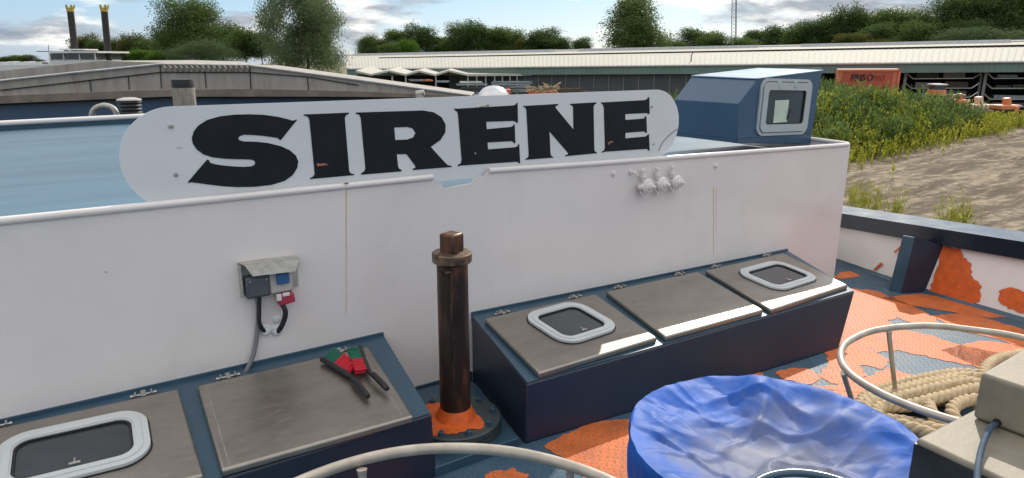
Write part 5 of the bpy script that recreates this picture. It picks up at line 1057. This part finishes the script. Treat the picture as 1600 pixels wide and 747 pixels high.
tree('round_bush', 322, 56, 108, 90, 45, 'bush', 'l6', 'grey green round bush in front of the trees left of the willow')
vs, fs = crown(20000, [(-.3, 0, .45, .2, .2, .42), (0, 0, .5, .24, .2, .48), (.3, 0, .5, .22, .2, .45), (.15, 0, .55, .2, .2, .45), (-.12, 0, .5, .2, .2, .4)], .022, 44, hollow=.5); protos['hedge'] = (vs, fs)
tree('round_bush', 1525, 42, 90, 112, 66, 'hedge', 'l6', 'broad grey green bush standing just behind the right end of the shed')
# ---- overgrown mound
def mh(L_, D):
    u = (L_-13.5)/9.5; v = (D-31.5)/8.0; e = 1-u*u-v*v; ft = D-(24+(L_-11.4)*.80); e *= min(1, max(0, ft/3.0))
    return 1.4*max(0, e)**.8 + .12*noise.noise(V((L_*.6, D*.6, 0)))*(1 if e > 0 else 0)
g = MB()
for j in range(41):
    for i in range(41): L_, D = 4.5+i*.46, 23.2+j*.39; g.v.append(fl(L_, D, mh(L_, D)-(.06 if mh(L_, D) > .25 else .40)))
for j in range(40):
    for i in range(40): a = j*41+i; g.face((a, a+1, a+42, a+41))
tag(g.build('mound', 'soil', fix=False), kind='structure')
def weeds(n, fn, hmin, hmax, seed, w=.05):
    rn = random.Random(seed); vs, fs = [], []
    for _ in range(n):
        p = fn(rn)
        if p is None: continue
        p, hs = p; h = rn.uniform(hmin, hmax)*hs; lx, ly = rn.gauss(0, .18)*h, rn.gauss(0, .18)*h
        a = rn.uniform(0, 6.28); u = V((math.cos(a), math.sin(a), 0)); tp_ = p+V((lx, ly, h)); o = len(vs); vs += [p-u*w*.3, p+u*w*.3, tp_]; fs.append((o, o+1, o+2))
        for k_ in range(rn.randint(5, 9)):
            t_ = rn.uniform(.15, 1); q = p.lerp(tp_, t_); a = rn.uniform(0, 6.28); d_ = V((math.cos(a), math.sin(a), rn.uniform(.5, 2.4))).normalized(); l = h*rn.uniform(.18, .42)*(1.2-t_*.6); s_ = d_.cross(V((0, 0, 1))).normalized()*w*rn.uniform(.35, .8); o = len(vs)
            vs += [q, q+d_*l*.5+s_, q+d_*l, q+d_*l*.5-s_]; fs.append((o, o+1, o+2, o+3))
    return vs, fs
def on_mound(rn):
    L_, D = rn.uniform(5, 22.2), rn.uniform(23.6, 36)
    if mh(L_, D) < .06 and rn.random() < .85 or D < 24+(L_-11.4)*.80: return None
    return fl(L_, D, mh(L_, D)-.08), (.75+.5*noise.noise(V((L_*.5, D*.5, 9)))+.3*noise.noise(V((L_*1.7, D*1.7, 2))))
def mkstuff(nm, vf, mt, lab): me = mk(*vf, mt, nm); o = bpy.data.objects.new(nm, me); S.collection.objects.link(o); tag(o, lab, 'weeds', kind='stuff')
mkstuff('tall_weeds', weeds(12000, on_mound, .5, 1.25, 1, .055), 'weed', 'tall green weeds covering the mound')
mkstuff('tall_weeds', weeds(3500, on_mound, .6, 1.45, 11, .05), 'l1', 'darker taller weeds scattered over the mound')
def fringe(rn):
    L_ = rn.uniform(8, 27); D = 24.6+.80*(L_-11.4)+rn.gauss(.3, .9)
    return fl(L_, D, mh(L_, D)-.05), .8
mkstuff('yellow_weeds', weeds(4200, fringe, .35, .9, 2, .05), 'weedy', 'yellow green weeds along the foot of the mound')
def ym(rn):
    L_, D = rn.uniform(11, 20), rn.uniform(24, 33)
    if D < 24.3+(L_-11.4)*.80: return None
    return (fl(L_, D, mh(L_, D)-.05), .9) if noise.noise(V((L_*.5, D*.5, 30))) > .0 else None
mkstuff('yellow_weeds', weeds(2600, ym, .5, 1.0, 3, .05), 'weedy', 'yellow green weeds on the flank of the mound')
def gp(px, py):
    p = onz(px, py, -1.7)
    for _ in range(8): p = onz(px, py, gz(p))
    return p
def edge(rn):
    c = rn.choice(((1352, 330, 9), (1352, 330, 9), (1375, 333, 14), (1400, 338, 8), (1482, 352, 16), (1482, 352, 16), (1505, 356, 8), (1330, 322, 5)))
    p = gp(c[0]+rn.gauss(0, c[2]), c[1]+rn.uniform(-3, 8)); p.z -= .03; return p, 1.0
mkstuff('yellow_weeds', weeds(230, edge, .25, .75, 4, .018), 'weedy', 'sparse tufts of weed at the sand edge just beyond the bulwark')
def back(rn):
    L_ = rn.uniform(19, 34); D = rn.uniform(35, 38.5); return fl(L_, D, -.05), .6
mkstuff('tall_weeds', weeds(2200, back, .3, .9, 5, .06), 'weed', 'green weeds around the orange machines')
